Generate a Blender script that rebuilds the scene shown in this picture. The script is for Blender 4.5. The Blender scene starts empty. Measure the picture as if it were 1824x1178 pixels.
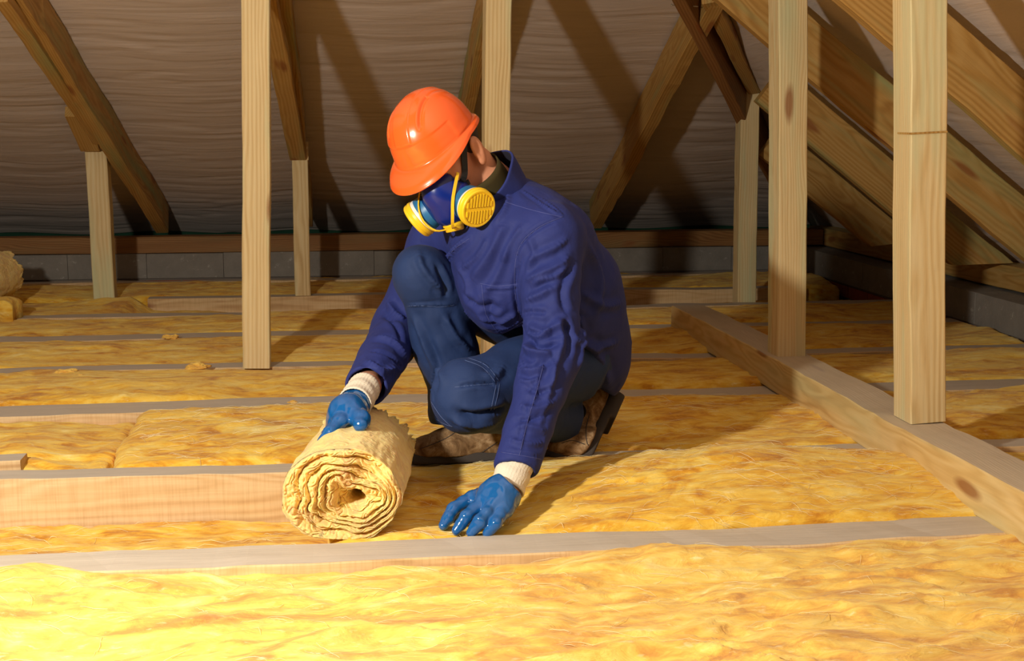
import bpy, bmesh, math, random
import numpy as np
from mathutils import Vector, Matrix
from mathutils.bvhtree import BVHTree
random.seed(4); rng = np.random.default_rng(7)
S = bpy.context.scene; COL = S.collection
# ------------------------------------------------------------------ camera, world, light, exposure
CF = 2400.0; CH = 0.8; CP = math.atan(369/2400.0); CA = math.radians(7.55)
cR = Vector((math.cos(CA), -math.sin(CA), 0)); cFh = Vector((math.sin(CA), math.cos(CA), 0)); cZ = Vector((0, 0, 1))
cF = cFh*math.cos(CP) - cZ*math.sin(CP); cU = cFh*math.sin(CP) + cZ*math.cos(CP); cC = Vector((0, 0, CH))
cam_d = bpy.data.cameras.new('camera'); cam = bpy.data.objects.new('camera', cam_d); COL.objects.link(cam)
cam_d.sensor_width = 36; cam_d.lens = CF/1824*36; cam_d.clip_start = .05
M = Matrix((cR, cU, -cF)).transposed().to_4x4(); M.translation = cC; cam.matrix_world = M
S.camera = cam
w = bpy.data.worlds.new('world'); S.world = w; w.use_nodes = True
w.node_tree.nodes['Background'].inputs[0].default_value = (1, .72, .48, 1)
w.node_tree.nodes['Background'].inputs[1].default_value = .006
def lamp(name, loc, energy, col, r, target, spot=None):
    l = bpy.data.lights.new(name, 'SPOT' if spot else 'POINT'); l.energy = energy; l.color = col; l.shadow_soft_size = r
    if spot: l.spot_size = math.radians(spot); l.spot_blend = .9
    o = bpy.data.objects.new(name, l); COL.objects.link(o); o.location = loc
    o.rotation_euler = (Vector(target)-Vector(loc)).to_track_quat('-Z', 'Y').to_euler(); return o
lamp('work_lamp', (-1.04, 1.25, 1.14), 240, (1, .925, .76), .055, (0.4, 4, .3))
lamp('fill_lamp', (-.9, -.4, 1.7), 6, (1, .87, .73), .30, (0.3, 3, 0))
S.view_settings.view_transform = 'Standard'; S.view_settings.look = 'None'; S.view_settings.gamma = 1
S.view_settings.use_curve_mapping = False; S.view_settings.exposure = 0.0

def ray(x, y): return cF + cR*((x-912)/CF) - cU*((y-589)/CF)
def at(x, y, d): return cC + ray(x, y)*d
def onY(x, y, Y): d = ray(x, y); return cC + d*(Y/d.y)
def onZ(x, y, z=0): d = ray(x, y); return cC + d*((z-CH)/d.z)
A = lambda *q: np.array(at(*q))
def camdir(x, y, z): return (cR*x + cU*y - cF*z).normalized()
# ------------------------------------------------------------------ object helpers
def tag(o, label, cat, group=None):
    o['label'] = label; o['category'] = cat
    if group: o['group'] = group
    return o
def mesh_obj(name, V, Fc, mat, parent=None, smooth=True, mats=None, midx=None):
    me = bpy.data.meshes.new(name)
    me.from_pydata([tuple(map(float, v)) for v in V], [], [tuple(map(int, q)) for q in Fc])
    for m in (mats or [mat]): me.materials.append(m)
    if midx is not None: me.polygons.foreach_set('material_index', np.asarray(midx, np.int32))
    me.polygons.foreach_set('use_smooth', [smooth]*len(me.polygons)); me.update()
    o = bpy.data.objects.new(name, me); COL.objects.link(o)
    if parent is not None: o.parent = parent
    return o
def empty(name, loc=(0, 0, 0)):
    o = bpy.data.objects.new(name, None); COL.objects.link(o); o.location = loc; o.empty_display_size = .05; return o
# ------------------------------------------------------------------ numpy noise
def _h(ix, iy, iz, s):
    n = (ix*374761393 + iy*668265263 + iz*2147483647 + s*1274126177) & 0xFFFFFFFF
    n = ((n ^ (n >> 13))*1274126177) & 0xFFFFFFFF; n = ((n ^ (n >> 16))*2246822519) & 0xFFFFFFFF
    return ((n ^ (n >> 15)) & 0xFFFF)/32767.5 - 1
def vnoise(P, s=0):
    P = np.asarray(P, np.float64); I = np.floor(P).astype(np.int64); f = P-I; f = f*f*f*(f*(f*6-15)+10); r = 0
    for a in (0, 1):
        for b in (0, 1):
            for c in (0, 1):
                wt = (f[:, 0] if a else 1-f[:, 0])*(f[:, 1] if b else 1-f[:, 1])*(f[:, 2] if c else 1-f[:, 2])
                r = r + wt*_h(I[:, 0]+a, I[:, 1]+b, I[:, 2]+c, s)
    return r
def fbm(P, o=4, s=0, g=.5):
    P = np.asarray(P, np.float64); r = 0; a = 1
    for i in range(o): r = r + a*vnoise(P*(2.03**i)+i*17.3, s+i); a *= g
    return r
# ------------------------------------------------------------------ materials
def newmat(name):
    m = bpy.data.materials.new(name); m.use_nodes = True; nt = m.node_tree; b = nt.nodes['Principled BSDF']; return m, nt, b
def nd(nt, t, **k):
    n = nt.nodes.new(t)
    for a, v in k.items():
        if a.startswith('i_'): n.inputs[a[2:].replace('_', ' ')].default_value = v
        else: setattr(n, a, v)
    return n
def ramp(nt, pts, fac):
    r = nt.nodes.new('ShaderNodeValToRGB'); e = r.color_ramp.elements
    while len(e) < len(pts): e.new(.5)
    for q, (p, c) in zip(e, pts): q.position = p; q.color = (*c, 1) if len(c) == 3 else c
    nt.links.new(fac, r.inputs[0]); return r.outputs[0]
def math_(nt, op, a, b=None, c=None, clamp=False):
    n = nt.nodes.new('ShaderNodeMath'); n.operation = op; n.use_clamp = clamp
    for i, v in enumerate((a, b, c)):
        if v is None: continue
        if isinstance(v, (int, float)): n.inputs[i].default_value = v
        else: nt.links.new(v, n.inputs[i])
    return n.outputs[0]
def mapping(nt, src, scale, loc=(0, 0, 0)):
    m = nt.nodes.new('ShaderNodeMapping'); m.inputs['Scale'].default_value = scale; m.inputs['Location'].default_value = loc
    nt.links.new(src, m.inputs[0]); return m.outputs[0]
def noise(nt, vec, sc, det=3, rough=.5, dist=0):
    n = nt.nodes.new('ShaderNodeTexNoise'); n.inputs['Scale'].default_value = sc; n.inputs['Detail'].default_value = det
    n.inputs['Roughness'].default_value = rough; n.inputs['Distortion'].default_value = dist
    nt.links.new(vec, n.inputs['Vector']); return n.outputs['Fac']
def mix(nt, a, b, fac, mode='MIX'):
    n = nt.nodes.new('ShaderNodeMix'); n.data_type = 'RGBA'; n.blend_type = mode
    for i, v in ((0, fac), (6, a), (7, b)):
        if isinstance(v, (int, float)): n.inputs[i].default_value = v
        elif isinstance(v, tuple): n.inputs[i].default_value = (*v, 1)
        else: nt.links.new(v, n.inputs[i])
    return n.outputs[2]
def bump(nt, b, h, strength, dist=.01, prev=None):
    n = nt.nodes.new('ShaderNodeBump'); n.inputs['Strength'].default_value = strength; n.inputs['Distance'].default_value = dist
    nt.links.new(h, n.inputs['Height'])
    if prev is not None: nt.links.new(prev, n.inputs['Normal'])
    nt.links.new(n.outputs[0], b.inputs['Normal']); return n.outputs[0]
def objvec(nt, k=7.0):
    tc = nt.nodes.new('ShaderNodeTexCoord'); oi = nt.nodes.new('ShaderNodeObjectInfo')
    c = nt.nodes.new('ShaderNodeCombineXYZ')
    nt.links.new(math_(nt, 'MULTIPLY', oi.outputs['Random'], k), c.inputs[0])
    nt.links.new(math_(nt, 'MULTIPLY', oi.outputs['Random'], .11), c.inputs[1])
    nt.links.new(math_(nt, 'MULTIPLY', oi.outputs['Random'], .07), c.inputs[2])
    v = nt.nodes.new('ShaderNodeVectorMath'); nt.links.new(tc.outputs['Object'], v.inputs[0]); nt.links.new(c.outputs[0], v.inputs[1])
    return v.outputs[0], oi.outputs['Random']
def wood(name, light, mid, dark, green=.35, dust=0.0, gcol=(.33, .40, .20), ring=34):
    m, nt, b = newmat(name); v, rnd = objvec(nt)
    warp = noise(nt, mapping(nt, v, (1.6, 9, 9)), 1.0, 2)
    wv = nt.nodes.new('ShaderNodeVectorMath'); wv.operation = 'MULTIPLY_ADD'
    cx = nt.nodes.new('ShaderNodeCombineXYZ'); s = math_(nt, 'SUBTRACT', warp, .5)
    for i in (1, 2): nt.links.new(s, cx.inputs[i])
    nt.links.new(cx.outputs[0], wv.inputs[0]); wv.inputs[1].default_value = (.10, .10, .10); nt.links.new(mapping(nt, v, (1, 1, 1), (0, .045, -.075)), wv.inputs[2])
    wt = nd(nt, 'ShaderNodeTexWave', wave_type='RINGS', rings_direction='X', i_Scale=ring, i_Distortion=1.2, i_Detail=2.0)
    wt.inputs['Detail Scale'].default_value = 1.5
    nt.links.new(mapping(nt, wv.outputs[0], (.05, 1, 1)), wt.inputs['Vector'])
    grain = noise(nt, mapping(nt, v, (6, 160, 160)), 1, 3, .6)
    broad = noise(nt, mapping(nt, v, (1.3, 14, 14)), 1, 3, .5, .6)
    c = ramp(nt, [(0, light), (.55, mid), (1, dark)], math_(nt, 'ADD', math_(nt, 'MULTIPLY', wt.outputs['Fac'], .42), math_(nt, 'MULTIPLY_ADD', broad, 1.0, -.22)))
    c = mix(nt, c, (.62, .55, .5), math_(nt, 'MULTIPLY', grain, .55), 'MULTIPLY')
    gm = ramp(nt, [(.50, (0, 0, 0)), (.72, (1, 1, 1))], noise(nt, mapping(nt, v, (1.1, 11, 11), (3, 5, 1)), 1, 3, .6))
    c = mix(nt, c, gcol, math_(nt, 'MULTIPLY', gm, green))
    if dust > .92:
        sw = noise(nt, mapping(nt, v, (190, 9, 9)), 1, 2, .5)
        c = mix(nt, c, (.78, .70, .62), ramp(nt, [(.45, (0, 0, 0)), (.72, (.45, .45, .45))], sw), 'MULTIPLY')
    # knots
    vo = nd(nt, 'ShaderNodeTexVoronoi', feature='F1', i_Scale=1.0, i_Randomness=1.0)
    nt.links.new(mapping(nt, wv.outputs[0], (2.6, 8.5, 8.5), (.3, .2, .6)), vo.inputs['Vector'])
    k = ramp(nt, [(.10, (1, 1, 1)), (.19, (0, 0, 0))], vo.outputs['Distance'])
    c = mix(nt, c, (.26, .085, .025), math_(nt, 'MULTIPLY', k, .78))
    if dust > 0:
        g = nt.nodes.new('ShaderNodeNewGeometry'); sp = nt.nodes.new('ShaderNodeSeparateXYZ'); nt.links.new(g.outputs['Normal'], sp.inputs[0])
        up = ramp(nt, [(.75, (0, 0, 0)), (.95, (1, 1, 1))], sp.outputs[2])
        dn = noise(nt, mapping(nt, v, (5, 40, 40)), 1, 4, .6)
        dc = mix(nt, (.45, .39, .33), (.64, .57, .50), dn)
        c = mix(nt, c, dc, math_(nt, 'MULTIPLY', up, dust))
    nt.links.new(c, b.inputs['Base Color']); b.inputs['Roughness'].default_value = .62; b.inputs['Specular IOR Level'].default_value = .3
    bump(nt, b, math_(nt, 'ADD', math_(nt, 'MULTIPLY', wt.outputs['Fac'], .3), grain), .35, .0015)
    return m
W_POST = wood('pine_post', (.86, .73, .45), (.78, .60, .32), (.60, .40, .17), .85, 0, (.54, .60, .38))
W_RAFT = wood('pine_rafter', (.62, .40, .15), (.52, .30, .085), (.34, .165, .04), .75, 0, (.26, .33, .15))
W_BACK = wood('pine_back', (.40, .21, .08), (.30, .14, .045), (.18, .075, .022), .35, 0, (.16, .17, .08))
W_JOIST = wood('sawn_joist', (.84, .65, .40), (.75, .53, .29), (.55, .33, .15), .1, .95, ring=26)
W_BEAM = wood('pine_sole', (.84, .64, .32), (.74, .52, .22), (.52, .31, .11), .42, .72, (.55, .55, .30))

def wool(name, stretch=(2.2, 9, 9), pale=0):
    m, nt, b = newmat(name)
    tc = nt.nodes.new('ShaderNodeTexCoord'); v = tc.outputs['Object']
    n1 = noise(nt, mapping(nt, v, stretch), 1.3, 6, .62, 1.5)
    n2 = noise(nt, mapping(nt, v, tuple(s*3.2 for s in stretch), (4, 2, 1)), 1.2, 4, .6, 1.2)
    n3 = noise(nt, mapping(nt, v, (30, 90, 90)), 1, 3, .65)
    f = math_(nt, 'ADD', math_(nt, 'MULTIPLY', n1, .72), math_(nt, 'MULTIPLY', n2, .30))
    c = ramp(nt, [(.38, (.50, .18, .010)), (.45, (.70, .335, .03)), (.51, (.83, .49, .055)), (.59, (.90, .62, .125)), (.70, (.95, .78, .33))], f)
    if pale: c = mix(nt, c, (.95, .82, .50), pale)
    c = mix(nt, c, (.97, .86, .52), ramp(nt, [(.60, (0, 0, 0)), (.78, (.6, .6, .6))], n3))
    nt.links.new(c, b.inputs['Base Color']); b.inputs['Roughness'].default_value = .9; b.inputs['Specular IOR Level'].default_value = .12
    b.inputs['Sheen Weight'].default_value = .25
    if pale > .3: b.inputs['Subsurface Weight'].default_value = .5; b.inputs['Subsurface Radius'].default_value = (1, .6, .2); b.inputs['Subsurface Scale'].default_value = .012
    pass; b.inputs['Sheen Tint'].default_value = (1, .85, .5, 1); b.inputs['Sheen Roughness'].default_value = .6
    q = bump(nt, b, n2, .5, .012); bump(nt, b, n3, .45, .003, q)
    return m
WOOL = wool('glass_wool', (3, 7, 7)); WOOLF = wool('glass_wool_pale_lit', (3, 7, 7), pale=.12); WOOLR = wool('glass_wool_roll', (9, 9, 6), pale=.42)  # WOOLF: paler wool, the lamp's hot-spot whitening mixed into its colour
def simple(name, col, rough=.5, spec=.5, coat=0, nb=0, nscale=60, metal=0, var=0):
    m, nt, b = newmat(name); b.inputs['Base Color'].default_value = (*col, 1); b.inputs['Roughness'].default_value = rough
    b.inputs['Specular IOR Level'].default_value = spec; b.inputs['Coat Weight'].default_value = coat; b.inputs['Coat Roughness'].default_value = .12; b.inputs['Metallic'].default_value = metal
    tc = nt.nodes.new('ShaderNodeTexCoord')
    if var: nt.links.new(mix(nt, tuple(c*(1-var) for c in col), tuple(min(1, c*(1+var)) for c in col), noise(nt, tc.outputs['Object'], nscale*.4, 4, .6)), b.inputs['Base Color'])
    if nb: bump(nt, b, noise(nt, tc.outputs['Object'], nscale, 3), nb, .002)
    return m
def cloth(name, col):
    m, nt, b = newmat(name); tc = nt.nodes.new('ShaderNodeTexCoord')
    n = noise(nt, tc.outputs['Object'], 9, 4, .6)
    nt.links.new(mix(nt, tuple(c*.80 for c in col), tuple(c*1.15 for c in col), n), b.inputs['Base Color'])
    b.inputs['Roughness'].default_value = .72; b.inputs['Specular IOR Level'].default_value = .25
    b.inputs['Sheen Weight'].default_value = .04; b.inputs['Sheen Roughness'].default_value = .4; b.inputs['Sheen Tint'].default_value = (.5, .55, 1, 1)
    q = bump(nt, b, noise(nt, mapping(nt, tc.outputs['Object'], (1, 1, 1)), 22, 4, .55, .6), .35, .006)
    bump(nt, b, noise(nt, tc.outputs['Object'], 900, 1), .15, .0006, q); return m
JACK = cloth('navy_twill', (.022, .034, .185)); TROU = cloth('slate_twill', (.018, .040, .135))
SEAM = simple('seam_thread', (.07, .11, .27), .7); SEAMD = simple('seam_dark', (.022, .026, .12), .8)
SEAMJ = simple('jacket_thread', (.055, .07, .26), .7)
LINING = simple('dark_lining', (.012, .012, .03), .9)
def membrane(name, ax):
    m, nt, b = newmat(name); tc = nt.nodes.new('ShaderNodeTexCoord'); v = tc.outputs['Object']
    sc = (1.2, 14, 14) if ax == 0 else (14, 1.2, 14)
    n = noise(nt, mapping(nt, v, sc), 1, 4, .6, .7); n2 = noise(nt, mapping(nt, v, tuple(s*3 for s in sc), (5, 5, 5)), 1, 3, .5, .4)
    c = mix(nt, (.60, .515, .485), (.70, .61, .575), n); nt.links.new(c, b.inputs['Base Color'])
    b.inputs['Roughness'].default_value = .5; b.inputs['Specular IOR Level'].default_value = .35
    q = bump(nt, b, n, .35, .016); bump(nt, b, n2, .25, .004, q); return m
MEM0 = membrane('underlay_back', 0); MEM1 = membrane('underlay_side', 1)
def blockmat():
    m, nt, b = newmat('concrete_block'); tc = nt.nodes.new('ShaderNodeTexCoord'); v = tc.outputs['Object']
    n = noise(nt, v, 7, 6, .7); n2 = noise(nt, v, 90, 4, .7)
    c = mix(nt, (.15, .135, .125), (.34, .315, .29), n); c = mix(nt, c, (.5, .48, .45), ramp(nt, [(.62, (0, 0, 0)), (.72, (.7, .7, .7))], noise(nt, v, 24, 4, .7)))
    nt.links.new(c, b.inputs['Base Color']); b.inputs['Roughness'].default_value = .95; bump(nt, b, n2, .6, .005); return m
BLOCK = blockmat(); BRICK = simple('red_brick', (.34, .09, .045), .9, .2, 0, .5, 60, 0, .35); MORTAR = simple('mortar', (.2, .17, .15), .95, .1)
GREEN = simple('green_board', (.012, .055, .032), .8, .2, 0, .4, 20, 0, .4)
DECK = simple('ceiling_board', (.25, .17, .10), .9, .1, 0, .3, 10, 0, .3)
STEEL = simple('nail_steel', (.6, .6, .58), .35, .5, 0, 0, 1, 1)

# ------------------------------------------------------------------ timber
def timber(name, p0, p1, wy, hz, mat, up=(0, 0, 1), bow=.0012, parent=None, notch=None, ox=0, bev=.003):
    """sawn timber: local X runs from p0 to p1 through the section centre, local Z follows 'up'"""
    p0 = Vector(p0); p1 = Vector(p1); X = (p1-p0); L = X.length; X.normalize()
    Zv = Vector(up); Zv = (Zv - X*Zv.dot(X)).normalized(); Yv = Zv.cross(X)
    n = max(2, int(L/.06)); V = []; Fc = []; sd = random.random()*50
    b = bev; prof = [(-wy/2+b, -hz/2), (wy/2-b, -hz/2), (wy/2, -hz/2+b), (wy/2, hz/2-b), (wy/2-b, hz/2), (-wy/2+b, hz/2), (-wy/2, hz/2-b), (-wy/2, -hz/2+b)]
    xs = np.linspace(-L/2, L/2, n+1); P = []
    for x in xs:
        for (y, z) in prof: P.append((x, y, z))
    P = np.array(P); q = P*np.array([3., 1, 1]) + sd
    dy = vnoise(np.c_[P[:, 0]*2.3+sd, P[:, 1]*3, P[:, 2]*3], 3)*bow*2 + vnoise(q*np.array([4, 9, 9]), 5)*bow
    dz = vnoise(np.c_[P[:, 0]*2.3+sd+9, P[:, 1]*3, P[:, 2]*3], 4)*bow*2 + vnoise(q*np.array([4, 9, 9]), 6)*bow
    P[:, 1] += dy; P[:, 2] += dz
    for i in range(n):
        for k in range(8): a = i*8+k; c = i*8+(k+1) % 8; Fc.append((a, c, c+8, a+8))
    Fc.append(tuple(range(7, -1, -1))); Fc.append(tuple(n*8+k for k in range(8)))
    o = mesh_obj(name, P, Fc, mat, parent, smooth=False)
    Mx = Matrix((X, Yv, Zv)).transposed().to_4x4(); Mx.translation = (p0+p1)/2; o.matrix_world = Mx
    return o
def struct(o): o['kind'] = 'structure'; return o
def box(name, lo, hi, mat, parent=None, bev=0):
    bm = bmesh.new(); bmesh.ops.create_cube(bm, size=1)
    for v in bm.verts: v.co = Vector([lo[i] + (v.co[i]+.5)*(hi[i]-lo[i]) for i in range(3)])
    if bev: bmesh.ops.bevel(bm, geom=bm.edges[:], offset=bev, segments=2, affect='EDGES')
    me = bpy.data.meshes.new(name); bm.to_mesh(me); bm.free(); me.materials.append(mat)
    o = bpy.data.objects.new(name, me); COL.objects.link(o)
    if parent is not None: o.parent = parent
    return o

# ================================================================== SETTING
struct(box('floor', (-3.2, -1.2, -.20), (3.6, 7.5, -.17), DECK))
TB, CB = .42, 3.47; TR, CRt = .77, 2.39          # roof planes z = CB - TB*Y and z = CRt - TR*X (membrane)
def hipY(x): return (CB-CRt+TR*x)/TB
def roof_mesh(name, mat, back):
    # grid in (u, v); clipped along the hip by clamping
    V = []; n1, n2 = (220, 340)
    if back:
        for j in range(n2+1):
            Y = 7.78 - j/n2*(7.78-2.6)
            xr = (Y*TB - CB + CRt)/TR
            for i in range(n1+1): V.append((-3.4 + (xr+3.4)*i/n1, Y, 0))
    else:
        for j in range(n2+1):
            X = 3.05 - j/n2*3.15
            yb = hipY(X)
            for i in range(n1+1): V.append((X, -1.2+(yb+1.2)*i/n1, 0))
    V = np.array(V, float)
    if back: z = CB-TB*V[:, 1]; st = np.c_[V[:, 0]*.7, V[:, 1]*7, z*0]
    else: z = CRt-TR*V[:, 0]; st = np.c_[V[:, 0]*9, V[:, 1]*.9, z*0]
    d = fbm(st, 4, 11, .55); rd = 1-np.abs(fbm(st*np.array([1, 1.8, 1.8])+5, 3, 21))
    edge = np.minimum(1, np.abs(V[:, 1]-hipY(V[:, 0]))*4)
    sag = (.5+.5*np.cos(2*math.pi*((V[:, 0]+.97)/.79 if back else (V[:, 1]-3.47)/.83)))
    if back:
        lx = V[:, 1]+vnoise(np.c_[V[:, 0]*1.5, z*0, z*0], 77)*.012
        for yl in (5.18, 5.62, 6.35): z = z + .003*(lx < yl)
    V[:, 2] = z + (d*.0022 + np.clip(rd-.84, 0, 1)*.032 - (1-sag)*.016)*edge
    W = n1+1; Fc = [(j*W+i, j*W+i+1, (j+1)*W+i+1, (j+1)*W+i) for j in range(n2) for i in range(n1)]
    return struct(mesh_obj(name, V, Fc, mat))
roof_mesh('ceiling', MEM0, True); roof_mesh('ceiling', MEM1, False)
# block walls with a brick course below
def blockwall(name, axis, c0, c1, z0, z1, a0, a1, offs):
    bm = bmesh.new()
    x = a0; k = 0
    while x < a1:
        L = (.39, .385, .395)[k % 3]; x1 = min(a1, x+L-.0015); e = random.uniform(-.0015, .0015)
        lo = [0, 0, z0]; hi = [0, 0, z1+random.uniform(-.002, .001)]
        lo[axis] = x; hi[axis] = x1; lo[1-axis] = c0+e; hi[1-axis] = c1
        q = bmesh.ops.create_cube(bm, size=1)['verts']
        for v in q: v.co = Vector([lo[i]+(v.co[i]+.5)*(hi[i]-lo[i]) for i in range(3)])
        x += L; k += 1
    bmesh.ops.bevel(bm, geom=bm.edges[:], offset=.0015, segments=1, affect='EDGES')
    me = bpy.data.meshes.new(name); bm.to_mesh(me); bm.free(); me.materials.append(BLOCK)
    o = bpy.data.objects.new(name, me); COL.objects.link(o); struct(o)
    bm = bmesh.new(); x = a0; k = 0
    while x < a1:
        lo = [0, 0, -.068]; hi = [0, 0, z0-.012]; lo[axis] = x; hi[axis] = min(a1, x+.24); lo[1-axis] = c0+.004+random.uniform(0, .004); hi[1-axis] = c1
        q = bmesh.ops.create_cube(bm, size=1)['verts']
        for v in q: v.co = Vector([lo[i]+(v.co[i]+.5)*(hi[i]-lo[i]) for i in range(3)])
        x += .252
    me = bpy.data.meshes.new('brick_course'); bm.to_mesh(me); bm.free(); me.materials.append(BRICK)
    b = bpy.data.objects.new('brick_course', me); COL.objects.link(b); b.parent = o
    lo = [0, 0, -.17]; hi = [0, 0, z1-.008]; lo[axis] = a0; hi[axis] = a1-.01; lo[1-axis] = c0+.014; hi[1-axis] = c1-.01
    box('mortar', lo, hi, MORTAR, o)
    return o
blockwall('wall_back', 0, 7.12, 7.42, .006, .135, -3.3, 2.55, 0)
blockwall('wall_right', 1, 2.55, 2.85, .0, .128, .4, 7.42, 0)
struct(box('trim_1', (-3.3, 7.80, -.1), (2.9, 7.84, .60), GREEN))
struct(box('trim_2', (2.94, .2, .02), (2.97, 7.45, .60), GREEN))

# ================================================================== JOISTS
JY = [(2.41, 2.53, 2.53), (3.095, 3.18, 3.18), (3.80, 3.95, 3.95), (4.46, 4.56, 4.60), (5.11, 5.245, 5.25), (5.73, 5.83, 5.85), (6.35, 6.44, 6.46), (7.0, 7.085, 7.09)]
JL = ['bare floor joist nearest the camera, grey-topped, in front of the insulation roll',
      'floor joist under both boots, its pale sawn side exposed left of the roll',
      'wide grey-topped floor joist just behind the gloved hand on the roll',
      'grey-topped floor joist carrying the foot of the tall left post',
      'thin strip of grey floor joist first behind the tall left post',
      'second grey floor joist behind the tall left post, partly buried',
      'reddish floor joist with exposed side under the three short back posts',
      'farthest floor joist, beside the grey block wall at the back']
for i, (a, b, b2) in enumerate(JY):
    x0, x1 = -2.9, 2.53
    if i == 0: x1 = 1.345
    if i == 6: x0, x1 = -.86, 2.30
    hz = .155; yc = (a+b)/2
    o = timber('floor_joist', (x0, yc, -hz/2), (x1, yc+(b2-b)*.8, -hz/2), b-a, hz, W_JOIST, bow=.002)
    tag(o, JL[i], 'joist')

# ================================================================== INSULATION
def batt(label, x0, x1, y0, y1, base_, res, amp=.016, edge=.03, bulge=.02, seed=0, hfun=None, ed=.020, pale_lit=False, bot=-.168, group=None, stretch=1.0):
    y0 -= .008; y1 += .008; edge *= .5
    base = base_+.004
    nx = int((x1-x0)/res)+1; ny = int((y1-y0)/(res*.8))+1
    gx = np.linspace(0, 1, nx); gy = np.linspace(0, 1, ny); X, Y = np.meshgrid(gx, gy); X = X.ravel(); Y = Y.ravel()
    PX = x0+X*(x1-x0); PY = y0+Y*(y1-y0)
    P2 = np.c_[PX*3.1*stretch, PY*7, np.full_like(PX, seed*3.7)]
    wob = fbm(P2*.8+9, 2, seed+40)
    Pw = P2 + np.c_[wob*.5, wob*.9, wob*0]
    big = fbm(np.c_[PX*1.3, PY*3, PX*0+seed], 2, seed)
    mid_ = fbm(Pw, 5, seed+1, .55); rid = 1-np.abs(fbm(Pw*1.7+3, 3, seed+2)); fine = fbm(np.c_[PX*40, PY*95, PX*0], 3, seed+3)
    h = base + big*amp*.6 + mid_*amp*.45 + (rid-.6)*amp*.30 + fine*.0011
    dy = np.minimum(PY-y0, y1-PY); dx = np.minimum(PX-x0, x1-PX)
    ew = edge*(1+.5*vnoise(np.c_[PX*6, PY*0+seed, PY*0], 8))
    prof = np.clip(dy/ew, 0, 1)**.5; profx = np.clip(dx/.03, 0, 1)**.5
    h += bulge*np.clip(dy/((y1-y0)*.5), 0, 1)**.7
    if hfun is not None: h = h + hfun(PX, PY)
    prof2 = prof*profx; pass
    Z = h*prof2 + (h-ed)*(1-prof2)
    ragx = vnoise(np.c_[PY*14, Z*30, PY*0+seed], 5)*.012
    ragy = fbm(np.c_[PX*9, Z*20, PY*0+seed], 3, 6)*.012
    em = 1-np.clip(dy/.05, 0, 1); PYd = PY + ragy*em
    emx = 1-np.clip(dx/.05, 0, 1); PXd = PX + ragx*emx
    V = np.c_[PXd, PYd, Z]
    idx = np.arange(nx*ny).reshape(ny, nx)
    q = np.stack([idx[:-1, :-1], idx[:-1, 1:], idx[1:, 1:], idx[1:, :-1]], -1).reshape(-1, 4)
    rim = np.concatenate([idx[0, :], idx[1:, -1], idx[-1, -2::-1], idx[-2:0:-1, 0]])
    nv = len(V); VB = V[rim].copy(); VB[:, 2] = bot; V = np.r_[V, VB]; k = len(rim)
    sk = [(rim[(i+1) % k], rim[i], nv+i, nv+(i+1) % k) for i in range(k)]
    Fc = list(map(tuple, q)) + sk + [tuple(nv+i for i in range(k-1, -1, -1))]
    o = mesh_obj('insulation_batt', V, Fc, WOOLF if pale_lit else WOOL)
    return tag(o, label, 'insulation', group)
def g(x, c, s): return np.exp(-((x-c)/s)**2)
batt('wide yellow insulation batt filling the foreground in front of the nearest joist', -1.35, 2.1, 1.2, 2.415, -.008, .0085, .034, .03, .022, 1, pale_lit=True, hfun=
     lambda x, y: (.014*g(y, 2.385, .05))*(.5+.5*vnoise(np.c_[x*3, x*0, x*0], 2)) + .012*vnoise(np.c_[x*1.1, y*1.4, y*0], 9))
batt('sunken strip of yellow insulation left of the roll, below the exposed joist side', -1.6, -.005, 2.535, 3.09, -.115, .009, .018, .03, .012, 2, lambda x, y: .012*g(y, 2.7, .12))
batt('freshly unrolled yellow insulation batt under the flat gloved hand', -.015, 1.335, 2.54, 3.09, -.004, .0075, .018, .02, .02, 3,
     lambda x, y: .045*g(x, .85, .33)*g(y, 2.74, .22) + .02*g(x, 1.0, .5)*g(y, 2.95, .15) - .028*g(x, .26, .16)*g(y, 2.7, .16) - .02*np.clip((.15-x)/.3, 0, 1))
batt('short yellow insulation piece at the left edge with a torn gap at its right end', -1.9, -.545, 3.19, 3.79, -.020, .010, .022, .03, .012, 4, lambda x, y: -.02*g(x, -.62, .1))
batt('yellow insulation batt behind the roll and boots, right of the torn gap', -.535, 1.35, 3.19, 3.79, -.006, .010, .020, .03, .02, 5, lambda x, y: .03*g(x, 0, .25)*g(y, 3.35, .15))
batt('yellow insulation batt right of the floor beam, behind the nearest right post', 1.40, 2.53, 3.19, 3.79, -.004, .012, .02, .03, .012, 6)
batt('yellow insulation batt between the wide joist and the tall left post', -1.9, 2.53, 3.96, 4.45, -.004, .012, .018, .03, .018, 7)
batt('yellow insulation batt just behind the tall left post', -2.2, 2.53, 4.58, 5.10, -.004, .012, .018, .03, .016, 8)
batt('yellow insulation batt in the second bay behind the tall left post', -2.4, 2.53, 5.255, 5.725, -.004, .013, .018, .03, .016, 9)
batt('amber insulation batt in front of the reddish exposed joist', -2.6, 2.52, 5.86, 6.345, -.075, .014, .02, .03, .012, 10, lambda x, y: .065*np.clip((-.83-x)/.1, 0, 1))
batt('dim amber insulation batt behind the three short back posts', -2.8, 2.52, 6.46, 6.995, -.008, .014, .018, .03, .02, 11)
batt('thin ragged strip of insulation against the grey block wall', -2.8, 2.4, 7.09, 7.10, -.03, .012, .025, .015, .02, 12)
batt('yellow insulation in front of the floor beam at the right edge', 1.40, 2.5, 2.45, 3.085, -.01, .012, .02, .03, .015, 13)

# small offcuts
o = timber('timber_offcut', (-1.1, 3.235, -.02), (-.738, 3.235, -.012), .075, .06, W_JOIST); tag(o, 'grey timber offcut lying behind the joist at the left edge', 'timber')

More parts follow.
